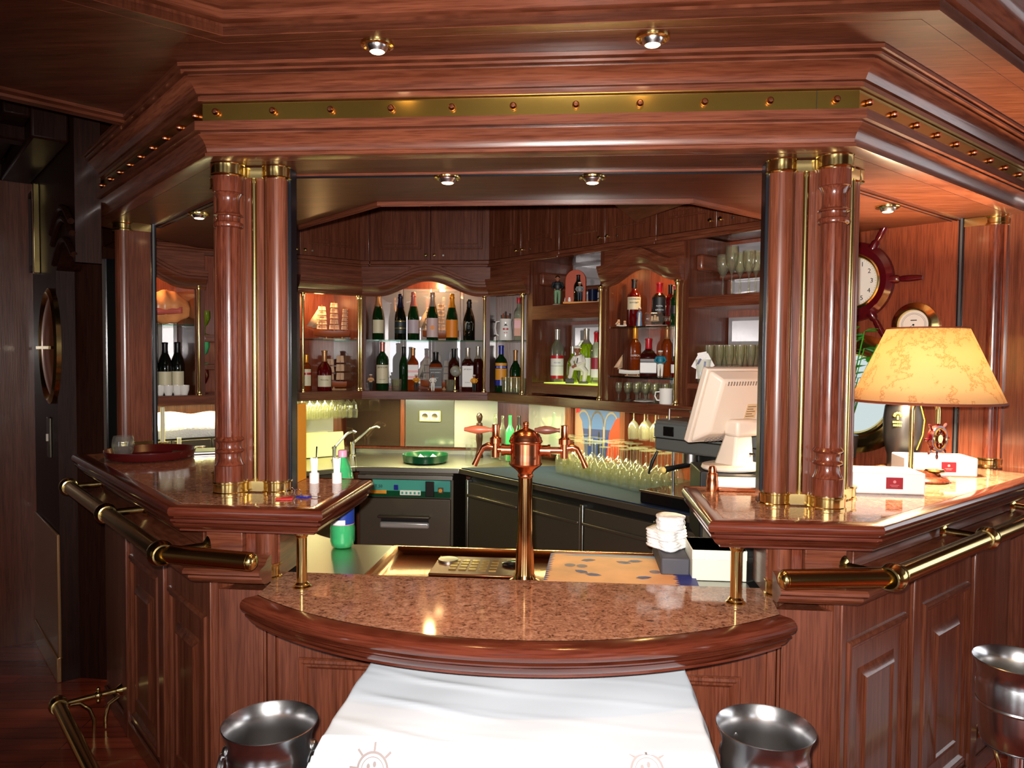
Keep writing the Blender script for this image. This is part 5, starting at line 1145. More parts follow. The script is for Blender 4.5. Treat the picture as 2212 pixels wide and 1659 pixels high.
# left bay wines
for i, (px, lb) in enumerate(((327,'dark wine bottle with cream label, left end of the row in the arched bay'),(357,'dark wine bottle with cream label, second from the brass pole'),(384,'dark wine bottle with cream label, nearest the brass pole of the arched bay'))):
    p = on(UL, px, 838, .14, ZL); o = bottle(lb, p, 112/ppm(p), .0385, WINE, M_DB, F_BLK, .80, (.10,.44,LC,1.0), (), ()); o['group'] = 'wine bottles in the left arched bay'
    MB(Matrix.Translation((0,-.0160,.72*112/ppm(p)))).lathe([(.016,0),(.016,.012)], (0,.0145,0), 16).build('neck_band', LW, o, world=False, fix=False)
cup = None
for i, (px, base) in enumerate(((325,852),(345,851),(364,852),(383,851),(398,849))):
    p = on(UL, px, base, .035+.02*(i % 2), ZL)
    if cup is None:
        cup = thing('coffee_cup', 'small white coffee cup in the row before the wine bottles', 'cup', p, face(p), 'white coffee cups before the wine bottles')
        MB().lathe([(0,0),(.018,0),(.020,.006),(.027,.03),(.028,.055),(.0265,.055),(.025,.03),(.017,.006),(0,.006)], n=26).build('cup', M_WHITE, cup, world=False)
        MB().tube([(.026,0,.045),(.040,0,.045),(.042,0,.03),(.034,0,.016),(.024,0,.016)], .0028, 8).build('handle', M_WHITE, cup, world=False)
    else: dup(cup, p, face(p)+.4*i)
# big conch shell on the arched bay's glass shelf
p = on(UL, 357, 700, .14, 1.7555); cs2 = thing('conch_shell', 'big orange conch shell on the glass shelf above the wine bottles', 'shell', p, face(p)+.15)
def conch(u, v):
    a = 2*pi*v; x = -.155+.31*u; rad = (.012+.075*sin(pi*min(1,u*1.02))**.8)*(1+.10*sin(5*a)*(1 if u > .5 else .3)+.05*sin(30*u))
    fl = .035*max(0,sin(a-.6))*sin(pi*u)
    return (x, (rad*.75+fl*.5)*cos(a), .082+(rad+fl)*sin(a)*.95)
q = MB().grid(conch, 40, 28); q.build('shell', pm('shell_orange',(228,150,92),.35, var=.18, vscale=14), cs2, world=False, sharp=80)
q = MB()
for i in range(6): q.tube([(.05+.018*i,-.01*i*.3,.13-.012*i),(.055+.02*i,-.02,.168-.016*i)], [.014,.003], 8)
q.build('spines', pm('shell_pale',(238,196,160),.4), cs2, world=False)
MB().grid(lambda u,v: (-.12+.20*u, -.066-.012*sin(pi*v)*sin(pi*u), .045+.035*v+.02*u),16,8).build('pink_lip', pm('shell_pink',(196,96,84),.2), cs2, world=False, solid=.004)
# angled section, first bay
bt_(UB,1082,741,842,.08,ZL,27,'tall green herbal liqueur bottle with yellow label below the white jug',LIQ,M_GB,capm=M_BLUE,cap0=.80,lab=(.14,.62,L_((222,150,40)),1.1),extra=((.50,.56,M_BLUE),(.14,.26,M_BLUE)),txt=(('BECHEROVKA',.0105,.53,LW),))
bt_(UB,1113,747,838,.15,ZL,25,'small green liqueur bottle behind the row of tumblers',LOWN,M_GB,capm=F_TAN,cap0=.74,lab=(.1,.36,LO,1.1))
bt_(UB,1120,640,733,.12,ZA,21,'clear square gin bottle with red cap beside the white jug',LIQ,M_CB,capm=F_RED,cap0=.86,lab=(.1,.5,L_((214,150,120)),1.1),extra=((.28,.46,F_RED),),sq=True)
p = on(UB,1092,733,.10,ZA); jg = thing('water_jug', 'white water jug with hat emblem holding bar tools, angled first bay', 'jug', p, face(p))
MB().lathe([(0,0),(.044,0),(.047,.008),(.045,.05),(.040,.10),(.040,.125),(.044,.14),(.0425,.14),(.038,.125),(.038,.10),(.043,.05),(.044,.01),(0,.008)], n=34).build('body', M_WHITE, jg, world=False)
MB().tube([(-.038,0,.125),(-.062,0,.12),(-.068,0,.08),(-.060,0,.04),(-.044,0,.03)], .0055, 10).build('handle', M_WHITE, jg, world=False)
q = MB(); 
for w_, z0, z1 in ((.006,.098,.108),(.011,.094,.098)): q.lathe([(.0428,z0),(.0428,z1)], n=8, a0=-pi/2-w_/.043, a1=-pi/2+w_/.043)
q.build('hat_emblem', M_INK, jg, world=False, fix=False)
q = MB(); q.lathe([(.0455,.068),(.0455,.078)], n=10, a0=-pi/2-.4, a1=-pi/2+.4); q.lathe([(.0468,.048),(.0468,.052)], n=10, a0=-pi/2-.25, a1=-pi/2+.25); q.build('red_band', F_RED, jg, world=False, fix=False)
for i in range(5): MB().tube([(.01*(i-2),.005*(i%2),.05),(.014*(i-2),.01*(i%3),.165+.012*(i%3))], [.004,.006], 8).build('bar_tool', M_HULL if i % 2 else M_STEEL, jg, world=False)
def tumbler(name, label, p, h, r, group, m=M_STEM):
    o = MB().lathe([(0,0),(r*.82,0),(r*.86,.002),(r,h),(r-.0014,h),(r*.80,.006),(0,.005)], n=22).build(name, m, None); o.location = p
    return tag(o, label, 'glass', group)
t0 = None
for px, tt in ((1092,.04),(1104,.04),(1116,.04),(1127,.045),(1098,.11),(1110,.11)):
    p = on(UB, px, 846, tt, ZL); 
    if t0 is None: t0 = tumbler('tumbler', 'plain tumbler in the cluster below the gin bottle', p, .098, .028, 'tumblers in the angled first bay')
    else: o = t0.copy(); COL.objects.link(o); o.location = p
for i, (px, tt, lb) in enumerate(((857,.04,'plain tumbler right of the green whiskey bottle'),(973,.05,'plain tumbler left of the globe foot'))):
    o = tumbler('tumbler', lb, on(UA,px,842,tt,ZL), .075, .036, 'tumblers in the middle section')
# niche with the vodka
ZN = 1.4372
bt_(UB,1203,706,820,.15,ZN,29,'clear vodka bottle with white and red label left of the crouching sailor',LIQ,M_CB,capm=F_SIL,cap0=.80,lab=(.08,.50,LW,1.2),extra=((.06,.12,F_RED),(.44,.5,F_RED),(.30,.305,M_INK)),txt=(('VODKA',.012,.36,M_BLUE),))
bt_(UB,1236,748,826,.16,ZN,24,'lime green bottle behind the crouching sailor',LOWN,M_LIME,capm=F_SIL,cap0=.8)
bt_(UB,1266,708,826,.18,ZN,30,'yellowish liqueur bottle with silver cap right of the crouching sailor',LIQ,M_LIME,capm=F_SIL,cap0=.72,lab=(.14,.46,LW,.9))
bt_(UB,1287,714,826,.15,ZN,25,'clear bottle with red cap beside the brass pole in the niche',LIQ,M_CB,capm=F_RED,cap0=.80,lab=(.12,.5,L_((150,30,50)),1.0),extra=((.12,.28,LW),))
# arched bay
ZU, ZM = 1.7557, 1.4917
bt_(UB,1369,598,702,.13,ZU,30,'red liquor bottle with cream label and black cap on the upper glass shelf',LIQ,M_RED_B,capm=F_BLK,cap0=.80,lab=(.36,.62,LC,1.2),txt=(('CARIBBEAN',.0125,.575,M_INK),('SUPPORT',.0125,.50,M_INK)),extra=())
bt_(UB,1424,607,702,.16,ZU,34,'dark bottle with red cap behind the ship in a bottle',LIQ,M_DB,capm=F_RED,cap0=.76,lab=(.30,.66,LK,1.1),txt=(('ROYAL',.011,.46,LW),('OPORTO',.011,.37,LW)))
bt_(UB,1447,612,702,.14,ZU,22,'slim red bottle with black cap near the pole on the upper glass shelf',LIQ,M_RED_B,capm=F_BLK,cap0=.78)
bt_(UB,1457,616,702,.09,ZU,20,'slim green bottle against the pole on the upper glass shelf',LIQ,M_GB,capm=F_RED,cap0=.9,lab=(.3,.5,LK,1.0))
bt_(UB,1371,711,812,.20,ZM,26,'amber tequila bottle behind the white model boat',LIQ,M_AMB,capm=F_OR,cap0=.78,lab=(.35,.351,LW,1.),txt=(('OLMECA',.014,.42,LW),))
bt_(UB,1400,730,812,.10,ZM,38,'square dark brown liqueur bottle with red neck right of the model boat',LOWN,M_BRN,capm=F_RED,cap0=.72,lab=(.08,.44,LK,1.0),extra=((.40,.46,pm('label_grey',(110,104,100),.5)),(.10,.36,LW)),sq=True)
bt_(UB,1440,706,812,.20,ZM,24,'tall amber bottle behind the teal-shirted figurine',LIQ,M_AMB,capm=F_TAN,cap0=.76)
bt_(UB,1457,768,814,.10,ZM,18,'small red bottle with white label against the pole on the lower glass shelf',LIQ,M_RED_B,capm=F_BLK,cap0=.8,lab=(.2,.6,LW,1.0))
bt_(UB,1345,720,812,.22,ZM,22,'plain brown bottle in the back left corner of the arched bay',LIQ,M_AMB,capm=F_BLK,cap0=.8)
sg = None
random.seed(2)
for row, tt in ((0,.05),(1,.12),(2,.2)):
    for i in range(6):
        s = 1.07+.062*i+.012*row
        if row == 0 and i > 4: continue
        p = UB.p(s, tt, ZL)
        if sg is None:
            sg = MB().lathe([(0,0),(.018,0),(.019,.003),(.004,.008),(.004,.035),(.016,.048),(.020,.075),(.018,.098),(.017,.098),(.019,.075),(.015,.05),(0,.04)], n=20).build('liqueur_glass', M_STEM, None); tag(sg, 'small stemmed liqueur glass on the base of the arched bay', 'glass', 'liqueur glasses at the base of the arched bay'); sg.location = p
        else: o = sg.copy(); COL.objects.link(o); o.location = p
p = on(UB,1438,868,.02,ZL); mg_ = thing('milk_jug', 'white milk jug beside the right brass pole of the arched bay', 'jug', p, face(p)+.2)
MB().lathe([(0,0),(.031,0),(.033,.004),(.033,.068),(.036,.078),(.0345,.078),(.031,.066),(.031,.006),(0,.005)], n=30).build('body', M_WHITE, mg_, world=False)
MB().tube([(-.031,0,.062),(-.052,0,.06),(-.055,0,.04),(-.045,0,.02),(-.031,0,.018)], .004, 10).build('handle', M_WHITE, mg_, world=False)
p = on(UB,1391,866,.03,ZL); o = MB().lathe([(0,0),(.03,0),(.055,.007),(.054,.009),(.03,.003),(0,.003)], n=32).build('saucer', M_WHITE, None); o.location = p; tag(o, 'white saucer on the base board left of the milk jug', 'saucer')
# right niche: upright stemware, flutes, sachets
ZE = 1.8895
sgp = None
for px, tt, ht, lb in ((1561,.10,.20,0),(1580,.06,.23,0),(1598,.10,.2,0),(1617,.06,.20,0),(1632,.10,.2,0)):
    p = on(UB, px, 634, tt, ZE)
    if sgp is None:
        sgp = MB().lathe([(0,0),(.033,0),(.033,.002),(.006,.008),(.0035,.02),(.0035,.085),(.012,.10),(.026,.125),(.031,.16),(.029,.20),(.0282,.20),(.030,.16),(.025,.126),(.010,.103),(0,.098)], n=26).build('wine_glass', M_STEM, None); tag(sgp, 'upright stemmed glass on the board beside the right pier', 'glass', 'upright glasses on the board beside the right pier'); sgp.location = p
    else: o = sgp.copy(); COL.objects.link(o); o.location = p; o.scale = (1,1,ht/.2)
fl_ = None
for row in range(2):
    for i in range(9):
        p = UB.p(1.60+.058*i+.02*row, .12+.10*row, 1.4705)
        if fl_ is None:
            fl_ = MB().lathe([(0,0),(.030,0),(.030,.002),(.005,.006),(.0035,.02),(.0035,.07),(.014,.09),(.022,.13),(.023,.185),(.0222,.185),(.021,.13),(.012,.092),(0,.085)], n=20).build('flute_glass', M_STEM, None); tag(fl_, 'champagne flute in the crowded rows behind the monitor', 'glass', 'flutes behind the monitor'); fl_.location = p
        else: o = fl_.copy(); COL.objects.link(o); o.location = p
p = on(UB,1518,838,.04,1.4705); sb = thing('sachet_glass', 'glass stuffed with white sugar sachets left of the monitor', 'sachet glass', p, face(p))
MB().lathe([(0,0),(.027,0),(.040,.115),(.039,.115),(.026,.004),(0,.004)], n=26).build('glass', M_GLASS, sb, world=False)
for i, (x, y, z, a, b_) in enumerate(((-.02,-.01,.10,.5,.1),(.0,.0,.115,-.2,0),(.018,-.008,.105,-.5,.1),(-.006,.012,.11,.2,.2),(.008,-.014,.085,.1,-.1),(-.01,-.012,.055,.05,0),(.01,-.010,.03,-.05,0))):
    M_ = Matrix.Translation((x,y,z)) @ Matrix.Rotation(a,4,'Y') @ Matrix.Rotation(b_,4,'X'); MB(M_).box(-.022,.022,-.0015,.0015,-.035,.035).build('sachet', M_PAPER, sb, world=False)
    MB(M_).box(-.006,.004,-.0019,-.0015,-.02,.02).build('blue_print', M_BLUE, sb, world=False)
# ================================================================ figurines and models
def figurine(label, p, H, coat, legs, hat, skin=M_SKIN, rz=None, crouch=False, hatkind='cap', base=None, arms='hips', name='figurine'):
    o = thing(name, label, 'figurine', p, face(p) if rz is None else rz); k = H
    hz = .02*k if base else 0
    if base: MB().lathe([(0,0),(.16*k,0),(.17*k,.012*k),(.15*k,.03*k),(0,.032*k)], n=20).build('plinth', base, o, world=False)
    b = MB()
    if not crouch:
        for s in (-1,1): b.tube([(s*.055*k,-.03*k,hz+.012*k),(s*.055*k,.0,hz+.03*k),(s*.06*k,0,hz+.22*k),(s*.055*k,0,hz+.46*k)], [.035*k,.04*k,.048*k,.065*k], 10)
        b.ball((0,0,hz+.45*k), .095*k, 8, (1.05,.8,.7)); b.build('trousers', legs, o, world=False)
        q = MB(); q.ball((0,0,hz+.61*k), .12*k, 10, (1.05,.75,1.45)); q.ball((0,0,hz+.70*k), .11*k, 10, (1.25,.7,.7))
        for s in (-1,1):
            if arms == 'hips': q.tube([(s*.12*k,0,hz+.73*k),(s*.185*k,-.01*k,hz+.60*k),(s*.11*k,-.07*k,hz+.50*k)], [.045*k,.042*k,.034*k], 8)
            else: q.tube([(s*.12*k,0,hz+.73*k),(s*.17*k,-.03*k,hz+.60*k),(s*.04*k,-.11*k,hz+.62*k)], [.045*k,.042*k,.034*k], 8)
        q.build('coat', coat, o, world=False)
        hzc = hz+.86*k; hx, hy = 0, 0
        q = MB()
        for s in (-1,1): q.ball((s*.09*k,-.09*k,hz+.495*k) if arms == 'hips' else (s*.03*k,-.125*k,hz+.62*k), .032*k, 6)
        for s in (-1,1): q.ball((s*.055*k,-.05*k,hz+.018*k), .035*k, 6, (.9,1.6,.55))
    else:
        b.tube([(.10*k,.05*k,.03*k),(.14*k,.0,.05*k),(.18*k,-.02*k,.30*k),(.06*k,.02*k,.42*k)], [.045*k,.06*k,.075*k,.10*k], 10)
        b.tube([(-.24*k,-.06*k,.14*k),(-.20*k,-.06*k,.17*k),(-.17*k,-.10*k,.38*k),(.0,.0,.42*k)], [.04*k,.055*k,.075*k,.10*k], 10); b.build('trousers', legs, o, world=False)
        q = MB(); q.tube([(.05*k,.03*k,.40*k),(.04*k,.02*k,.56*k),(-.01*k,-.02*k,.72*k)], [.13*k,.145*k,.11*k], 12); q.tube([(.10*k,.0,.68*k),(.14*k,-.06*k,.54*k),(-.06*k,-.13*k,.46*k)], [.055*k,.052*k,.042*k], 8); q.tube([(-.10*k,-.02*k,.66*k),(-.17*k,-.08*k,.55*k),(-.13*k,-.14*k,.44*k)], [.05*k,.048*k,.04*k], 8); q.build('coat', coat, o, world=False)
        hzc = .84*k; hx, hy = -.03*k, -.05*k
        q = MB(); q.ball((-.08*k,-.15*k,.45*k), .04*k, 6); q.ball((-.13*k,-.16*k,.42*k), .04*k, 6)
        MB().tube([(-.02*k,-.13*k,.64*k),(-.04*k,-.15*k,.52*k)], .012*k, 6).build('dark_tie', M_INK, o, world=False)
        MB().box(.0,.25*k,-.12*k,.1*k,0,.05*k).box(-.32*k,-.10*k,-.14*k,.05*k,0,.12*k).build('grey_rock', pm('rock',(92,92,90),.8), o, world=False, bev=.02*k)
    q.ball((hx,hy,hzc), .078*k, 10, (.92,1,1.12)); q.ball((hx,hy-.078*k,hzc-.01*k), .016*k, 6); q.tube([(hx*.8,hy*.5,hzc-.14*k),(hx,hy,hzc-.05*k)], .04*k, 8)
    for s in (-1,1): q.ball((hx+s*.074*k,hy,hzc), .018*k, 6)
    q.build('head_and_hands', skin, o, world=False)
    q = MB()
    for s in (-1,1): q.ball((hx+s*.028*k,hy-.072*k,hzc+.018*k), .009*k, 6)
    q.box(hx-.02*k,hx+.02*k,hy-.078*k,hy-.070*k,hzc-.045*k,hzc-.038*k); q.build('painted_face', M_INK, o, world=False)
    if hatkind == 'cap': MB().lathe([(.0,.10*k),(.085*k,.085*k),(.098*k,.06*k),(.085*k,.045*k),(.082*k,.03*k),(0,.03*k)], (hx,hy,hzc+.01*k), 18).build('cap', hat, o, world=False)
    elif hatkind == 'bowler': MB().lathe([(0,.13*k),(.05*k,.12*k),(.075*k,.09*k),(.08*k,.045*k),(.115*k,.04*k),(.115*k,.03*k),(0,.03*k)], (hx,hy,hzc+.01*k), 18).build('hat', hat, o, world=False)
    else: MB().ball((hx,hy+.015*k,hzc+.028*k), .08*k, 8, (1,1,1)).build('hair', hat, o, world=False)
    return o
C_WH, C_YE, C_NV, C_GR, C_TE, C_DG, C_GN = pm('fig_white',(226,222,210),.5), pm('fig_yellow',(220,150,30),.5), pm('fig_navy',(28,34,50),.5), pm('fig_grey',(120,124,124),.5), pm('fig_teal',(20,110,130),.5), pm('fig_dark',(20,26,28),.5), pm('fig_green',(104,140,104),.5)
def fg_(fr, px, top, foot, t, z, *a, **k): p = on(fr, px, foot, t, z); return figurine(a[0], p, (foot-top)/ppm(p), *a[1:], **k)
fg_(UA,801,806,842,.04,ZL,'little sailor figurine in a cream coat left of the green whiskey bottle',M_TAN,C_DG,C_WH,arms='front')
fg_(UA,899,806,843,.035,ZL,'little sailor figurine in a yellow oilskin before the amber whisky bottle',C_YE,C_DG,C_WH,arms='front')
fg_(UA,935,806,844,.03,ZL,'little sailor figurine all in white before the black-labelled whiskey',C_WH,C_WH,C_GR)
fg_(UA,1024,806,844,.03,ZL,'little sailor figurine in yellow before the white-labelled bourbon bottle',C_YE,C_DG,C_WH)
fg_(UB,1249,744,830,.07,ZN,'big crouching sailor figurine in a white uniform in the vodka niche',C_WH,C_WH,C_WH,crouch=True)
fg_(UB,1204,592,657,.06,1.8957,'gentleman statuette in dark jacket and pale green trousers above the vodka niche',C_DG,C_GN,M_INK,hatkind='hair',base=C_WH)
fg_(UB,1426,753,813,.05,ZM,'figurine in a teal shirt and white trousers beside the square brown bottle',C_TE,C_WH,C_WH)
p = on(UB,1381,702,.06,ZU); o = thing('statuette', 'slim blue and white robed statuette at the foot of the red liquor bottle', 'statuette', p, face(p)); k = 42/ppm(p)
MB().lathe([(0,0),(.13*k,0),(.16*k,.05*k),(.12*k,.4*k),(.14*k,.62*k),(.10*k,.76*k),(.04*k,.80*k),(0,.80*k)], n=20).build('robe', pm('robe_blue',(90,120,160),.5), o, world=False)
MB().tube([(-.02*k,-.11*k,.02*k),(-.01*k,-.12*k,.4*k),(0,-.11*k,.7*k)], [.07*k,.06*k,.05*k], 8).build('white_front', C_WH, o, world=False)
MB().ball((0,0,.88*k), .075*k, 8, (.9,1,1.2)).build('head', M_SKIN, o, world=False); MB().ball((0,.02*k,.91*k), .09*k, 8, (.95,.9,1.1)).build('veil', C_WH, o, world=False)
# wooden arched plaque with bottle and sailor on the niche top
p = on(UB,1258,657,.10,1.8957); ap = thing('arched_plaque', 'red-brown arched plaque with orange foot beside the gentleman statuette', 'plaque', p, face(p)-.2)
q = MB(X90); pts = [(-.10,.012),(.02,.012),(.02,.14)]+[(-.04+.06*cos(a),.14+.06*sin(a)) for a in [pi*i/12 for i in range(1,12)]]+[(-.10,.14)]; q.prism(pts, -.012, .012); q.build('arched_back', pm('plaque_red',(168,66,34),.4), ap, world=False, bev=.002)
MB().box(-.10,.125,-.07,.02,0,.012).build('orange_foot', pm('plaque_orange',(214,140,60),.4), ap, world=False, bev=.002)
bottle('small black bottle standing on the arched plaque', ap.matrix_basis @ Vector((-.02,-.025,.0125)), .155, .027, WINE, M_DB, F_BLK, .8)
figurine('small sailor bust with white cap on the orange foot of the arched plaque', ap.matrix_basis @ Vector((-.005,-.057,.0125)), .115, C_GR, C_NV, C_WH)
o = thing('dark_mug', 'black glass mug on the right end of the arched plaque', 'mug', ap.matrix_basis @ Vector((.065,-.025,.0125))); MB().lathe([(0,0),(.026,0),(.028,.07),(.026,.07),(.024,.006),(0,.006)], n=24).build('mug', M_BLUEB, o, world=False); MB().tube([(.026,0,.06),(.045,0,.055),(.045,0,.025),(.026,0,.015)], .003, 8).build('handle', M_BLUEB, o, world=False)
for px, lb in ((1222,'tiny white pot between statuette and plaque, left of two'),(1230,'tiny white pot touching the arched plaque, right of two')): lathe_thing('small_pot', lb, 'pot', on(UB,px,656,.05,1.8957), [(0,0),(.008,0),(.009,.028),(.006,.034),(.006,.040),(0,.041)], M_PAPER, 14)
# globe
p = on(UA,983,842,.05,ZL); gl_ = thing('desk_globe', 'small grey desk globe on a stand between the black-labelled and white-labelled bottles', 'globe', p)
MB().lathe([(0,0),(.03,0),(.03,.005),(.008,.012),(.005,.05),(.007,.06),(.005,.09),(0,.095)], n=22).build('stand', M_BRASS, gl_, world=False)
MB().ball((0,0,.132), .034, 16).build('sphere', pm('globe_grey',(150,150,140),.35, var=.35, vscale=22), gl_, world=False)
MB().tube([(.0+.037*sin(a),0,.132+.037*cos(a)) for a in [pi*i/14 for i in range(15)]], .0022, 6).build('meridian', M_BRASS, gl_, world=False)
# ships
def ship(label, p, L, H, rz, masts=3, rows=4, hull=M_HULL, sail=M_SAIL, stand=True, name='model_ship', seed=1):
    random.seed(seed); o = thing(name, label, 'model ship', p, rz); hb = .16*H; z0 = .05*H if stand else 0
    def hf(u, v):
        x = L*(-.36+.72*u); w = .075*L*(1-abs(2*u-1)**2.6)**.7+.002; a = pi*v; sh = .05*H*(2*u-1)**2
        return (x, -w*cos(a), z0+hb*(1-sin(a)**.8)+sh)
    q = MB().grid(hf, 18, 8); n = len(q.v); h_ = q.build('hull', hull, o, world=False, sharp=60, fix=False)
    q = MB(); q.grid(lambda u, v: (L*(-.35+.70*u), (2*v-1)*.07*L*(1-abs(2*u-1)**2.6)**.7, z0+hb*.9+.04*H*(2*u-1)**2), 14, 2); q.build('deck', M_TAN, o, world=False, fix=False)
    q = MB(); q.tube([(L*.33,0,z0+hb),(L*.52,0,z0+hb+.10*H)], [.004*L,.002*L], 6); q.build('bowsprit', M_HULL, o, world=False)
    if stand: MB().box(-.2*L,.2*L,-.05*L,.05*L,0,.02*H).box(-.15*L,-.13*L,-.03*L,.03*L,.02*H,z0+hb*.3).box(.13*L,.15*L,-.03*L,.03*L,.02*H,z0+hb*.3).build('cradle', M_TAN, o, world=False)
    for i in range(masts):
        x = L*(-.22+.44*i/max(1,masts-1)) if masts > 1 else 0; mh = H*(.98 if i == 1 or masts == 1 else .88 if i else .82)
        MB().tube([(x,0,z0+hb*.6),(x,0,mh)], [.005*L,.0025*L], 6).build('mast', M_HULL, o, world=False)
        zz = z0+hb*1.3; tot = mh*.97-zz
        for r in range(rows):
            h0 = zz+tot*r/rows; h1 = zz+tot*(r+.82)/rows; w0 = L*.118*(1-.07*r); w1 = L*.112*(1-.07*(r+1)); t = .5+.3*random.random()
            MB().grid(lambda u, v: (x+ (2*u-1)*(w0+(w1-w0)*v)*cos(t)-.0, (2*u-1)*(w0+(w1-w0)*v)*sin(t)*.5-.03*L*sin(pi*v)*sin(pi*u)-.004, h0+(h1-h0)*v), 5, 4).build('sail', sail, o, world=False, solid=.0008, fix=False)
    for j in range(2):
        q = MB(); q.add([(L*(.27+.0*j),0,z0+hb+.75*H*(.8-.18*j)),(L*(.26),0,z0+hb+.10*H),(L*(.50-.10*j),0,z0+hb+.11*H-.01*j)],[(0,1,2)]); q.build('jib', sail, o, world=False, solid=.0008, fix=False)
    q = MB()
    for i in range(masts):
        x = L*(-.22+.44*i/max(1,masts-1)) if masts > 1 else 0
        for dx in (-.06,.06): q.tube([(x,0,H*.8),(x+dx*L,-.05*L,z0+hb)], .0006*L/.3, 4)
    q.tube([(L*.22,0,H*.86),(L*.50,0,z0+hb+.10*H)], .0007, 4); q.build('rigging', M_INK, o, world=False)
    return o
p = on(UL,722,722,.17,1.6905); ship('three-masted model ship on the upper shelf at the left, bow pointing left', p, .36, .262, face(p)+pi, rows=5, seed=4)
p = on(UL,735,840,.19,ZL); ship('smaller model ship with big pale sails on the lower shelf at the left', p, .30, .25, face(p)+pi, rows=3, seed=8)
p = on(UA,952,733,.24,ZA); ship('model ship standing in for a mirrored one behind the champagne bottles', p, .34, .27, face(p)+pi, rows=4, seed=6)  # solid ship built where the mirror shows a reflected one
p = on(UA,945,842,.25,ZL); ship('pale model ship standing in for a mirrored one behind the black-labelled whiskey bottle', p, .32, .26, face(p)+pi, rows=3, seed=9, sail=pm('grey_sail',(170,160,150),.8))  # second reflected ship, also built as a solid model
p = on(UB,1366,806,.07,ZM); ship('white-hulled fishing boat model on the lower glass shelf of the arched bay', p, .20, .14, face(p)+pi, masts=2, rows=0, hull=C_WH, name='model_boat', seed=2)
p = on(UB,1343,704,.06,ZU); ship('tiny white ship model at the left end of the upper glass shelf', p, .075, .045, face(p)+pi, masts=2, rows=2, hull=C_WH, seed=3)
p = on(UB,1416,702,.05,ZU); sib = thing('ship_in_bottle', 'clear bottle lying on its side with a tiny ship inside on the upper glass shelf', 'ship in bottle', p, face(p))
MB(Matrix.Translation((0,0,.036)) @ Matrix.Rotation(pi/2,4,'Y')).lathe([(0,-.055),(.028,-.055),(.035,-.048),(.035,.02),(.030,.035),(.013,.045),(.013,.075),(.017,.078),(.017,.086),(0,.086)], n=28).build('bottle', M_GLASS, sib, world=False)
MB(Matrix.Translation((0,0,.036)) @ Matrix.Rotation(pi/2,4,'Y')).lathe([(0,.07),(.0125,.07),(.0135,.096),(0,.097)], n=18).build('cork', M_TAN, sib, world=False)
q = MB(); q.grid(lambda u, v: (-.03+.05*u, (2*v-1)*.008*(1-(2*u-1)**2), .022+.004*(2*u-1)**2), 8, 4); 
for x, h in ((-.018,.05),(-.003,.056),(.010,.048)): q.add([(x-.007,0,.026),(x+.007,0,.026),(x+.005,0,h),(x-.005,0,h)],[(0,1,2,3)])
q.build('tiny_ship', M_SAIL, sib, world=False, solid=.001, fix=False)
MB().box(-.05,.06,-.02,.02,0,.004).build('rest', M_HULL, sib, world=False)
# ================================================================ worktop clutter
wg = None
def stem_down(p, sc=1.0, g='upside-down wine glasses on the rubber mat', lb='clear wine glass standing upside down on the dark rubber mat'):
    global wg
    if wg is None:
        wg = MB().lathe([(.030,0),(.0325,.03),(.034,.055),(.030,.082),(.018,.102),(.006,.112),(.0035,.12),(.0035,.192),(.007,.200),(.034,.2045),(.034,.2065),(.0,.2065)], n=24).build('wine_glass', M_STEM, None); o = wg; tag(o, lb, 'glass', g)
    else: o = wg.copy(); COL.objects.link(o); o['label'] = lb; o['group'] = g
    o.location = p; o.scale = (sc,sc,sc); return o
random.seed(21)
for row in range(4):
    for i in range(13):
        s = .46+.078*i-.012*row; t = .36+.072*row-.0085*i
        if s > 1.34 - .0*row: continue
        if row == 0 and i in (0,): continue
        stem_down(FBF.p(s+.006*random.uniform(-1,1), t+.006*random.uniform(-1,1), .9065), random.uniform(.95,1.04))
# stemware hanging from the shelf behind them
hg = None
for row in range(2):
    for i in range(9):
        p = UB.p(1.12+.075*i+.03*row, .12+.08*row, 1.3355-.19)
        o = stem_down(p, .92, 'glasses hanging under the right shelf', 'clear wine glass hanging under the right shelf beside the arches poster')
# glasses hanging in rows above the cutting boards
tg = None
for row in range(4):
    for i in range(9):
        p = UL.p(1.46+.052*i, .06+.075*row, 1.335)
        if tg is None:
            tg = MB().lathe([(.024,-.160),(.027,-.12),(.022,-.075),(.016,-.06),(.005,-.05),(.004,-.008),(.026,-.003),(.026,0),(0,0)], n=18).build('stem_glass', M_STEM, None); tag(tg, 'stemmed glass hanging upside down in rows above the cutting boards', 'glass', 'glasses hanging above the cutting boards'); tg.location = p
        else: o = tg.copy(); COL.objects.link(o); o.location = p
sm3 = thing('splash_mirror', 'mirror behind the hanging glasses above the cutting boards', 'mirror', UL.p(1.6,.335,.99)); MB(UL.M).box(1.2,1.86,.325,.335,.99,1.30).build('sheet', M_MIRROR, sm3)
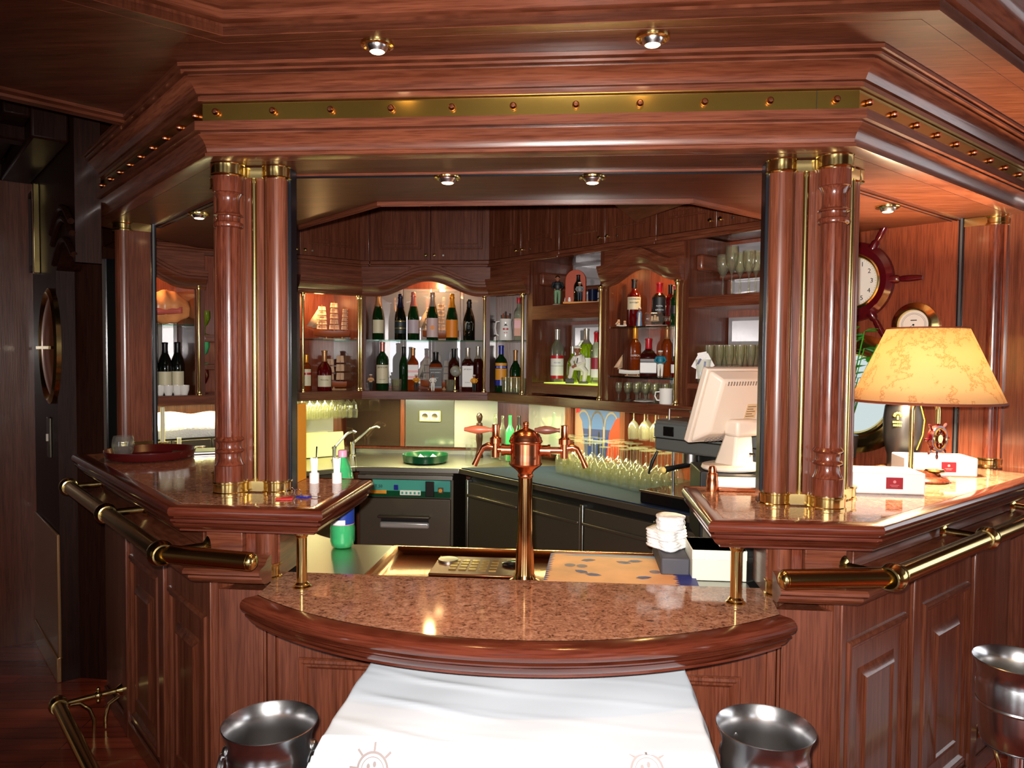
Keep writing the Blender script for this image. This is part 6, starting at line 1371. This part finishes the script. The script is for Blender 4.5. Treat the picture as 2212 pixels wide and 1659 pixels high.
# cutting boards, taps, tray, small things
for i, (px, lb, w_) in enumerate(((700,'cream cutting board leaning on the sink upstand, larger one in front',.17),(672,'cream cutting board leaning behind the front one, further left',.15))):
    s_, z_ = FLF.hit(px, 985, .50+.035*i); o = thing('cutting_board', lb, 'cutting board', FLF.p(s_,.50+.035*i,.9015), FLF.ang)
    MB(Matrix.Rotation(-.16,4,'X')).box(-w_,w_*.9,-.008,.008,0,.165).build('board', pm('board_cream',(226,218,160),.5), o, world=False, bev=.006)
def faucet(px, py, t, lb, h, reach, mt):
    s_, z_ = FLF.hit(px, py, t); o = thing('faucet', lb, 'faucet', FLF.p(s_,t,.9005), FLF.ang)
    MB().lathe([(0,0),(.022,0),(.022,.01),(.014,.016),(.014,h*.4),(.017,h*.42),(.017,h*.5),(.0,h*.5)], n=20).build('body', M_CHROME, o, world=False)
    MB().tube([(0,0,h*.45),(reach*.25,-.01,h*.62),(reach*.7,-.03,h*.93),(reach,-.04,h)], [.010,.010,.009,.008], 12).build('spout', mt, o, world=False)
    MB().tube([(reach,-.04,h),(reach+.02,-.045,h-.01)], .010, 10).build('nozzle', M_CHROME, o, world=False); MB().tube([(0,-.016,h*.46),(-.02,-.05,h*.55)], .005, 8).build('lever', M_CHROME, o, world=False)
faucet(722,985,.30,'chrome faucet with slanted spout before the cutting boards',.19,.11,M_CHROME)
faucet(762,972,.42,'taller chrome faucet with long slanted spout right of the cutting boards',.20,.16,M_CHROME)
gt = at_z(910,1004,.9005); gtr = lathe_thing('round_tray', 'round green tray with white napkins on the worktop over the dishwasher', 'tray', Vector((gt.x,gt.y+.13,.9005)), [(0,0),(.130,0),(.142,.006),(.146,.05),(.148,.052),(.148,.047),(.143,.008),(.130,.004),(0,.004)], M_GREEN, 56)
for i, (dx, dy, a, lb) in enumerate(((-.03,-.02,.5,'folded white napkin in the green tray, nearer the middle'),(.05,-.01,1.2,'folded white napkin in the green tray, nearer the right rim'))):
    o = thing('folded_napkin', lb, 'napkin', (gt.x+dx,gt.y+.13+dy,.9052), a); q = MB(); q.add([(-.055,-.05,0),(.055,-.05,0),(0,.05,0),(0,0,.05),(-.05,-.05,.002),(.05,-.05,.002)],[(0,1,3),(1,2,3),(2,0,3),(0,2,1)]); q.build('napkin', M_PAPER, o, world=False)
sgz = at_z(1013,1003,.9065)
for px, py, lb in ((1013,1000,'small upturned tasting glass at the joint of the two worktops'),(1040,968,'small upturned tasting glass by the upstand under the copper tap handle'),(1091,1005,'small upturned tasting glass beside the beer tower drum')):
    p = at_z(px,py,.9065); lathe_thing('tasting_glass', lb, 'glass', Vector((p.x,min(p.y,5.1),.9065)), [(.022,0),(.025,.03),(.021,.07),(.016,.085),(.022,.10),(.022,.118),(0,.12)], M_GLASS, 20)
pm_ = at_y(1037,968,5.10); pmz = .9305
pmill = thing('pepper_mill', 'tall dark turned pepper mill by the splash mirror', 'pepper mill', (pm_.x,5.06,.9005))
MB().lathe([(0,0),(.026,0),(.028,.01),(.022,.03),(.017,.08),(.023,.12),(.024,.15),(.016,.18),(.019,.20),(.023,.215),(.020,.235),(.010,.24),(.018,.255),(.022,.28),(.014,.30),(0,.305)], n=28).build('body', pm('dark_pepper_wood',(42,22,16),.25), pmill, world=False)
for px, h, r, m_, pr, lb in ((1062,.30,.030,M_CB,LIQ,'clear glass bottle beside the pepper mill'),(1078,.29,.026,M_CB,WINE,'second clear bottle, between pepper mill and green bottle'),(1094,.30,.030,M_PET,LIQ,'bright green bottle under the angled first bay'),(1113,.30,.028,M_GB,WINE,'dark slim bottle right of the bright green bottle')):
    p = at_y(px,960,5.02); s_ = UB.hit(px,960,.10)[0]; p = UB.p(s_,.13,.9065); bottle(lb, p, h, r, pr, m_, F_BLK if m_ == M_GB else None)
cupb = [at_z(1128,995,.9065)]
# poster of arches over the sea on the wall under the right shelf
s0_, _ = UB.hit(1243,930,.335); s1_, _ = UB.hit(1344,930,.335); zt_ = 1.285; zb_ = .96
po = thing('arches_poster', 'colourful poster of stone arches over blue sea under the right shelf', 'poster', UB.p((s0_+s1_)/2,.335,zb_), UB.ang); w = (s1_-s0_)/2; hP = zt_-zb_
MB().box(-w,w,-.003,.003,0,hP).build('sheet', pm('poster_sky',(66,92,150),.4), po, world=False)
def flat_(pts, m, y=-.0036, n='print'): q = MB(); q.add([(x*w,y,z*hP) for x, z in pts],[tuple(range(len(pts)))]); return q.build(n, m, po, world=False, fix=False)
flat_([(-1,0),(1,0),(1,.5),(-1,.5)], pm('poster_sea',(26,48,120),.4), n='sea'); flat_([(-1,.45),(1,.45),(1,.6),(-1,.56)], pm('poster_hill',(44,52,100),.4), -.0038, 'hills')
flat_([(-1,0),(-.55,0),(-.6,.4),(-.68,.7),(-1,1)], pm('poster_stone',(150,110,96),.4), -.0040, 'rock')
flat_([(.35,0),(1,0),(1,.86),(.75,.8),(.5,.55)], pm('poster_orange',(160,52,32),.4), -.0042, 'orange_shape')
flat_([(-.95,.85),(-.75,.9),(-.8,.98),(-.95,.97)], F_RED, -.0042, 'red_flower')
for xc_2 in (-.32,.28):
    q = MB()
    for c0 in (xc_2-.3, xc_2+.3):
        q.add([((c0+r*cos(a))*w,-.0041,(.62+.30*sin(a)*r/.3)*hP) for r in (.27,.31) for a in [pi*i/14 for i in range(15)]], [(i,i+1,15+i+1,15+i) for i in range(14)])
    q.box((xc_2-.05)*w,(xc_2+.03)*w,-.0042,-.0040,.25*hP,.64*hP); q.build('stone_arch', pm('poster_arch',(134,116,104),.4), po, world=False, fix=False)
flat_([(.02,.1),(.10,.1),(.09,.5),(.06,.56),(.03,.5)], M_INK, -.0043, 'lamp_post')
MB(UB.M).box(s1_+.01,s1_+.05,.30,.34,.955,1.30).build('stile', M_WV, ub); MB(UB.M).box(s0_-.06,s0_-.01,.30,.34,.955,1.30).build('stile', M_WV, ub)
s2_ = UB.hit(1150,930,.335)[0]; s3_ = UB.hit(1222,930,.335)[0]
mm = thing('splash_mirror', 'mirror strip under the vodka niche, left of the arches poster', 'mirror', UB.p(s2_,.33,.956)); MB(UB.M).box(.02,s0_-.07,.325,.335,.956,1.30).build('sheet', M_MIRROR, mm)
# espresso machine
e0, _ = FBF.hit(1412,1010,.10); esp = thing('espresso_machine', 'two-group espresso machine in grey steel beside the upside-down glasses', 'coffee machine', FBF.p(e0,.10,.9065), FBF.ang)
ez = at_pl(1412,905,R2,R2,FBF.p(0,.10,0).dot(Vector((R2,R2,0)))).z-.9065; ez2 = at_pl(1412,972,R2,R2,FBF.p(0,.10,0).dot(Vector((R2,R2,0)))).z-.9065
MB().box(0,.62,.0,.40,ez2,ez).build('head', pm('machine_shell',(112,114,112),.35,.4), esp, world=False, bev=.012)
MB().box(.005,.62,-.006,.0,ez2+(ez-ez2)*.45,ez2+(ez-ez2)*.86).build('display_strip', pm('machine_grey',(96,100,98),.4), esp, world=False)
for x in (.06,.19,.34): MB().box(x,x+.06,-.010,-.005,ez2+(ez-ez2)*.50,ez2+(ez-ez2)*.80).build('button_panel', M_DGLASS, esp, world=False, bev=.002)
MB().box(.002,.62,-.008,.0,ez2+(ez-ez2)*.40,ez2+(ez-ez2)*.43).build('black_line', M_INK, esp, world=False)
MB().box(.12,.62,.12,.38,.06,ez2).build('back_body', M_BLACK, esp, world=False, bev=.006)
MB().box(-.03,.62,-.06,.38,.0,.06).build('drip_tray', M_DGLASS, esp, world=False, bev=.004); MB().box(-.032,.62,-.064,-.058,.052,.062).build('tray_edge', M_CHROME, esp, world=False)
MB().tube([(.10,.02,.06),(.10,.02,ez2)], .007, 10).build('steam_pipe', M_CHROME, esp, world=False)
MB().tube([(.03,-.01,ez2),(.015,-.03,ez2-.05),(.0,-.035,ez2-.11)], [.006,.010,.005], 10).build('steam_wand', M_BLACK, esp, world=False)
for x in (.17,.40):
    g_ = MB().lathe([(.036,-.05),(.04,-.045),(.04,.0)], (x,.06,ez2), 24).build('group_head', M_CHROME, esp, world=False)
    MB().tube([(x,.04,ez2-.055),(x-.01,-.05,ez2-.06),(x-.014,-.12,ez2-.065)], [.012,.011,.016], 12).build('portafilter_handle', M_BLACK, esp, world=False); MB().ball((x-.014,-.125,ez2-.065), .015, 8).build('handle_cap', pm('cap_cream',(214,190,110),.4), esp, world=False)
MB().tube([(.05,.05,ez),(.05,.05,ez+.05),(.60,.05,ez+.05)], .004, 8).build('cup_rail', M_CHROME, esp, world=False)
cpx = None
for i in range(5):
    for j in range(2):
        p = esp.matrix_basis @ Vector((.14+.085*i,.12+.09*j,ez+.0005))
        if cpx is None: cpx = lathe_thing('shot_glass', 'small shot glass stacked on top of the espresso machine', 'glass', p, [(0,0),(.018,0),(.024,.045),(.023,.045),(.017,.004),(0,.004)], M_GLASS, 18, 'shot glasses on the espresso machine')
        else: o = cpx.copy(); COL.objects.link(o); o.location = p
# linen bundle and green glasses at the far left
mc = thing('metal_cabinet', 'low dark metal drawer cabinet on the sink worktop at the far left', 'cabinet', UL.p(.83,.05,.9005), UL.ang)
MB().box(-.33,.34,.0,.28,0,.205).build('body', M_STEELD, mc, world=False, bev=.004)
for k in range(3): MB().box(-.325+.222*k,-.11+.222*k,-.014,.0,.012,.12).build('drawer', M_STEELD, mc, world=False, bev=.004); MB().box(-.325+.222*k,-.11+.222*k,-.014,.0,.128,.198).build('drawer', M_STEELD, mc, world=False, bev=.004)
s_, _ = UL.hit(385,905,.14); lb_ = thing('linen_bundle', 'bundle of white table linen lying under the wine bottle shelf', 'linen', UL.p(s_,.16,1.1065), UL.ang)
q = MB(); q.grid(lambda u, v: ((u-.5)*.62, -.12*cos(pi*v), .004+.135*sin(pi*v)**.55*(1-.3*(2*u-1)**4)+.010*sin(14*u+4*v)*sin(pi*v)), 40, 16); q.build('linen', M_TOWEL, lb_, world=False, solid=.003)
for i, (z, tt, m_) in enumerate(((1.7005,.10,M_LIME),(1.5305,.12,M_PET),(ZL,.12,M_RED_B),(1.7005,.2,M_GB))):
    p = on(UL, 441-2*i, 640, tt, z); lathe_thing('stacked_glass', ('lime tinted goblet on the upper niche board beside the left pier','green tinted goblet on the lower niche board beside the left pier','red tinted goblet on the base of the niche beside the left pier','dark green goblet behind the lime goblet beside the left pier')[i], 'goblet', p, [(0,0),(.03,0),(.03,.003),(.006,.01),(.006,.05),(.02,.065),(.034,.10),(.032,.14),(.03,.14),(.03,.1),(0,.07)], m_, 22)
# ================================================================ light
l = bpy.data.lights.new('camera_flash','SPOT'); l.energy = 400; l.shadow_soft_size = .014; l.color = (1,.94,.88); l.spot_size = radians(94); l.spot_blend = .8
o = bpy.data.objects.new('camera_flash', l); COL.objects.link(o); o.matrix_world = Matrix.Translation(CAM + CU*.045 - CR*.02) @ (Vector(CF)+CR*.09).to_track_quat('-Z','Y').to_matrix().to_4x4()
wd_ = bpy.data.worlds.new('world'); SC.world = wd_; wd_.use_nodes = True
bg = wd_.node_tree.nodes['Background']; bg.inputs[0].default_value = (.55,.6,.8,1); bg.inputs[1].default_value = .015
SC.view_settings.view_transform = 'Standard'; SC.view_settings.look = 'None'; SC.view_settings.gamma = 1; SC.view_settings.exposure = .15
SC.view_settings.use_curve_mapping = False
cy = SC.cycles
cy.max_bounces = 8; cy.diffuse_bounces = 3; cy.glossy_bounces = 4; cy.transmission_bounces = 4; cy.transparent_max_bounces = 24
cy.caustics_reflective = False; cy.caustics_refractive = False; cy.sample_clamp_indirect = 4; cy.use_denoising = True; cy.blur_glossy = .5
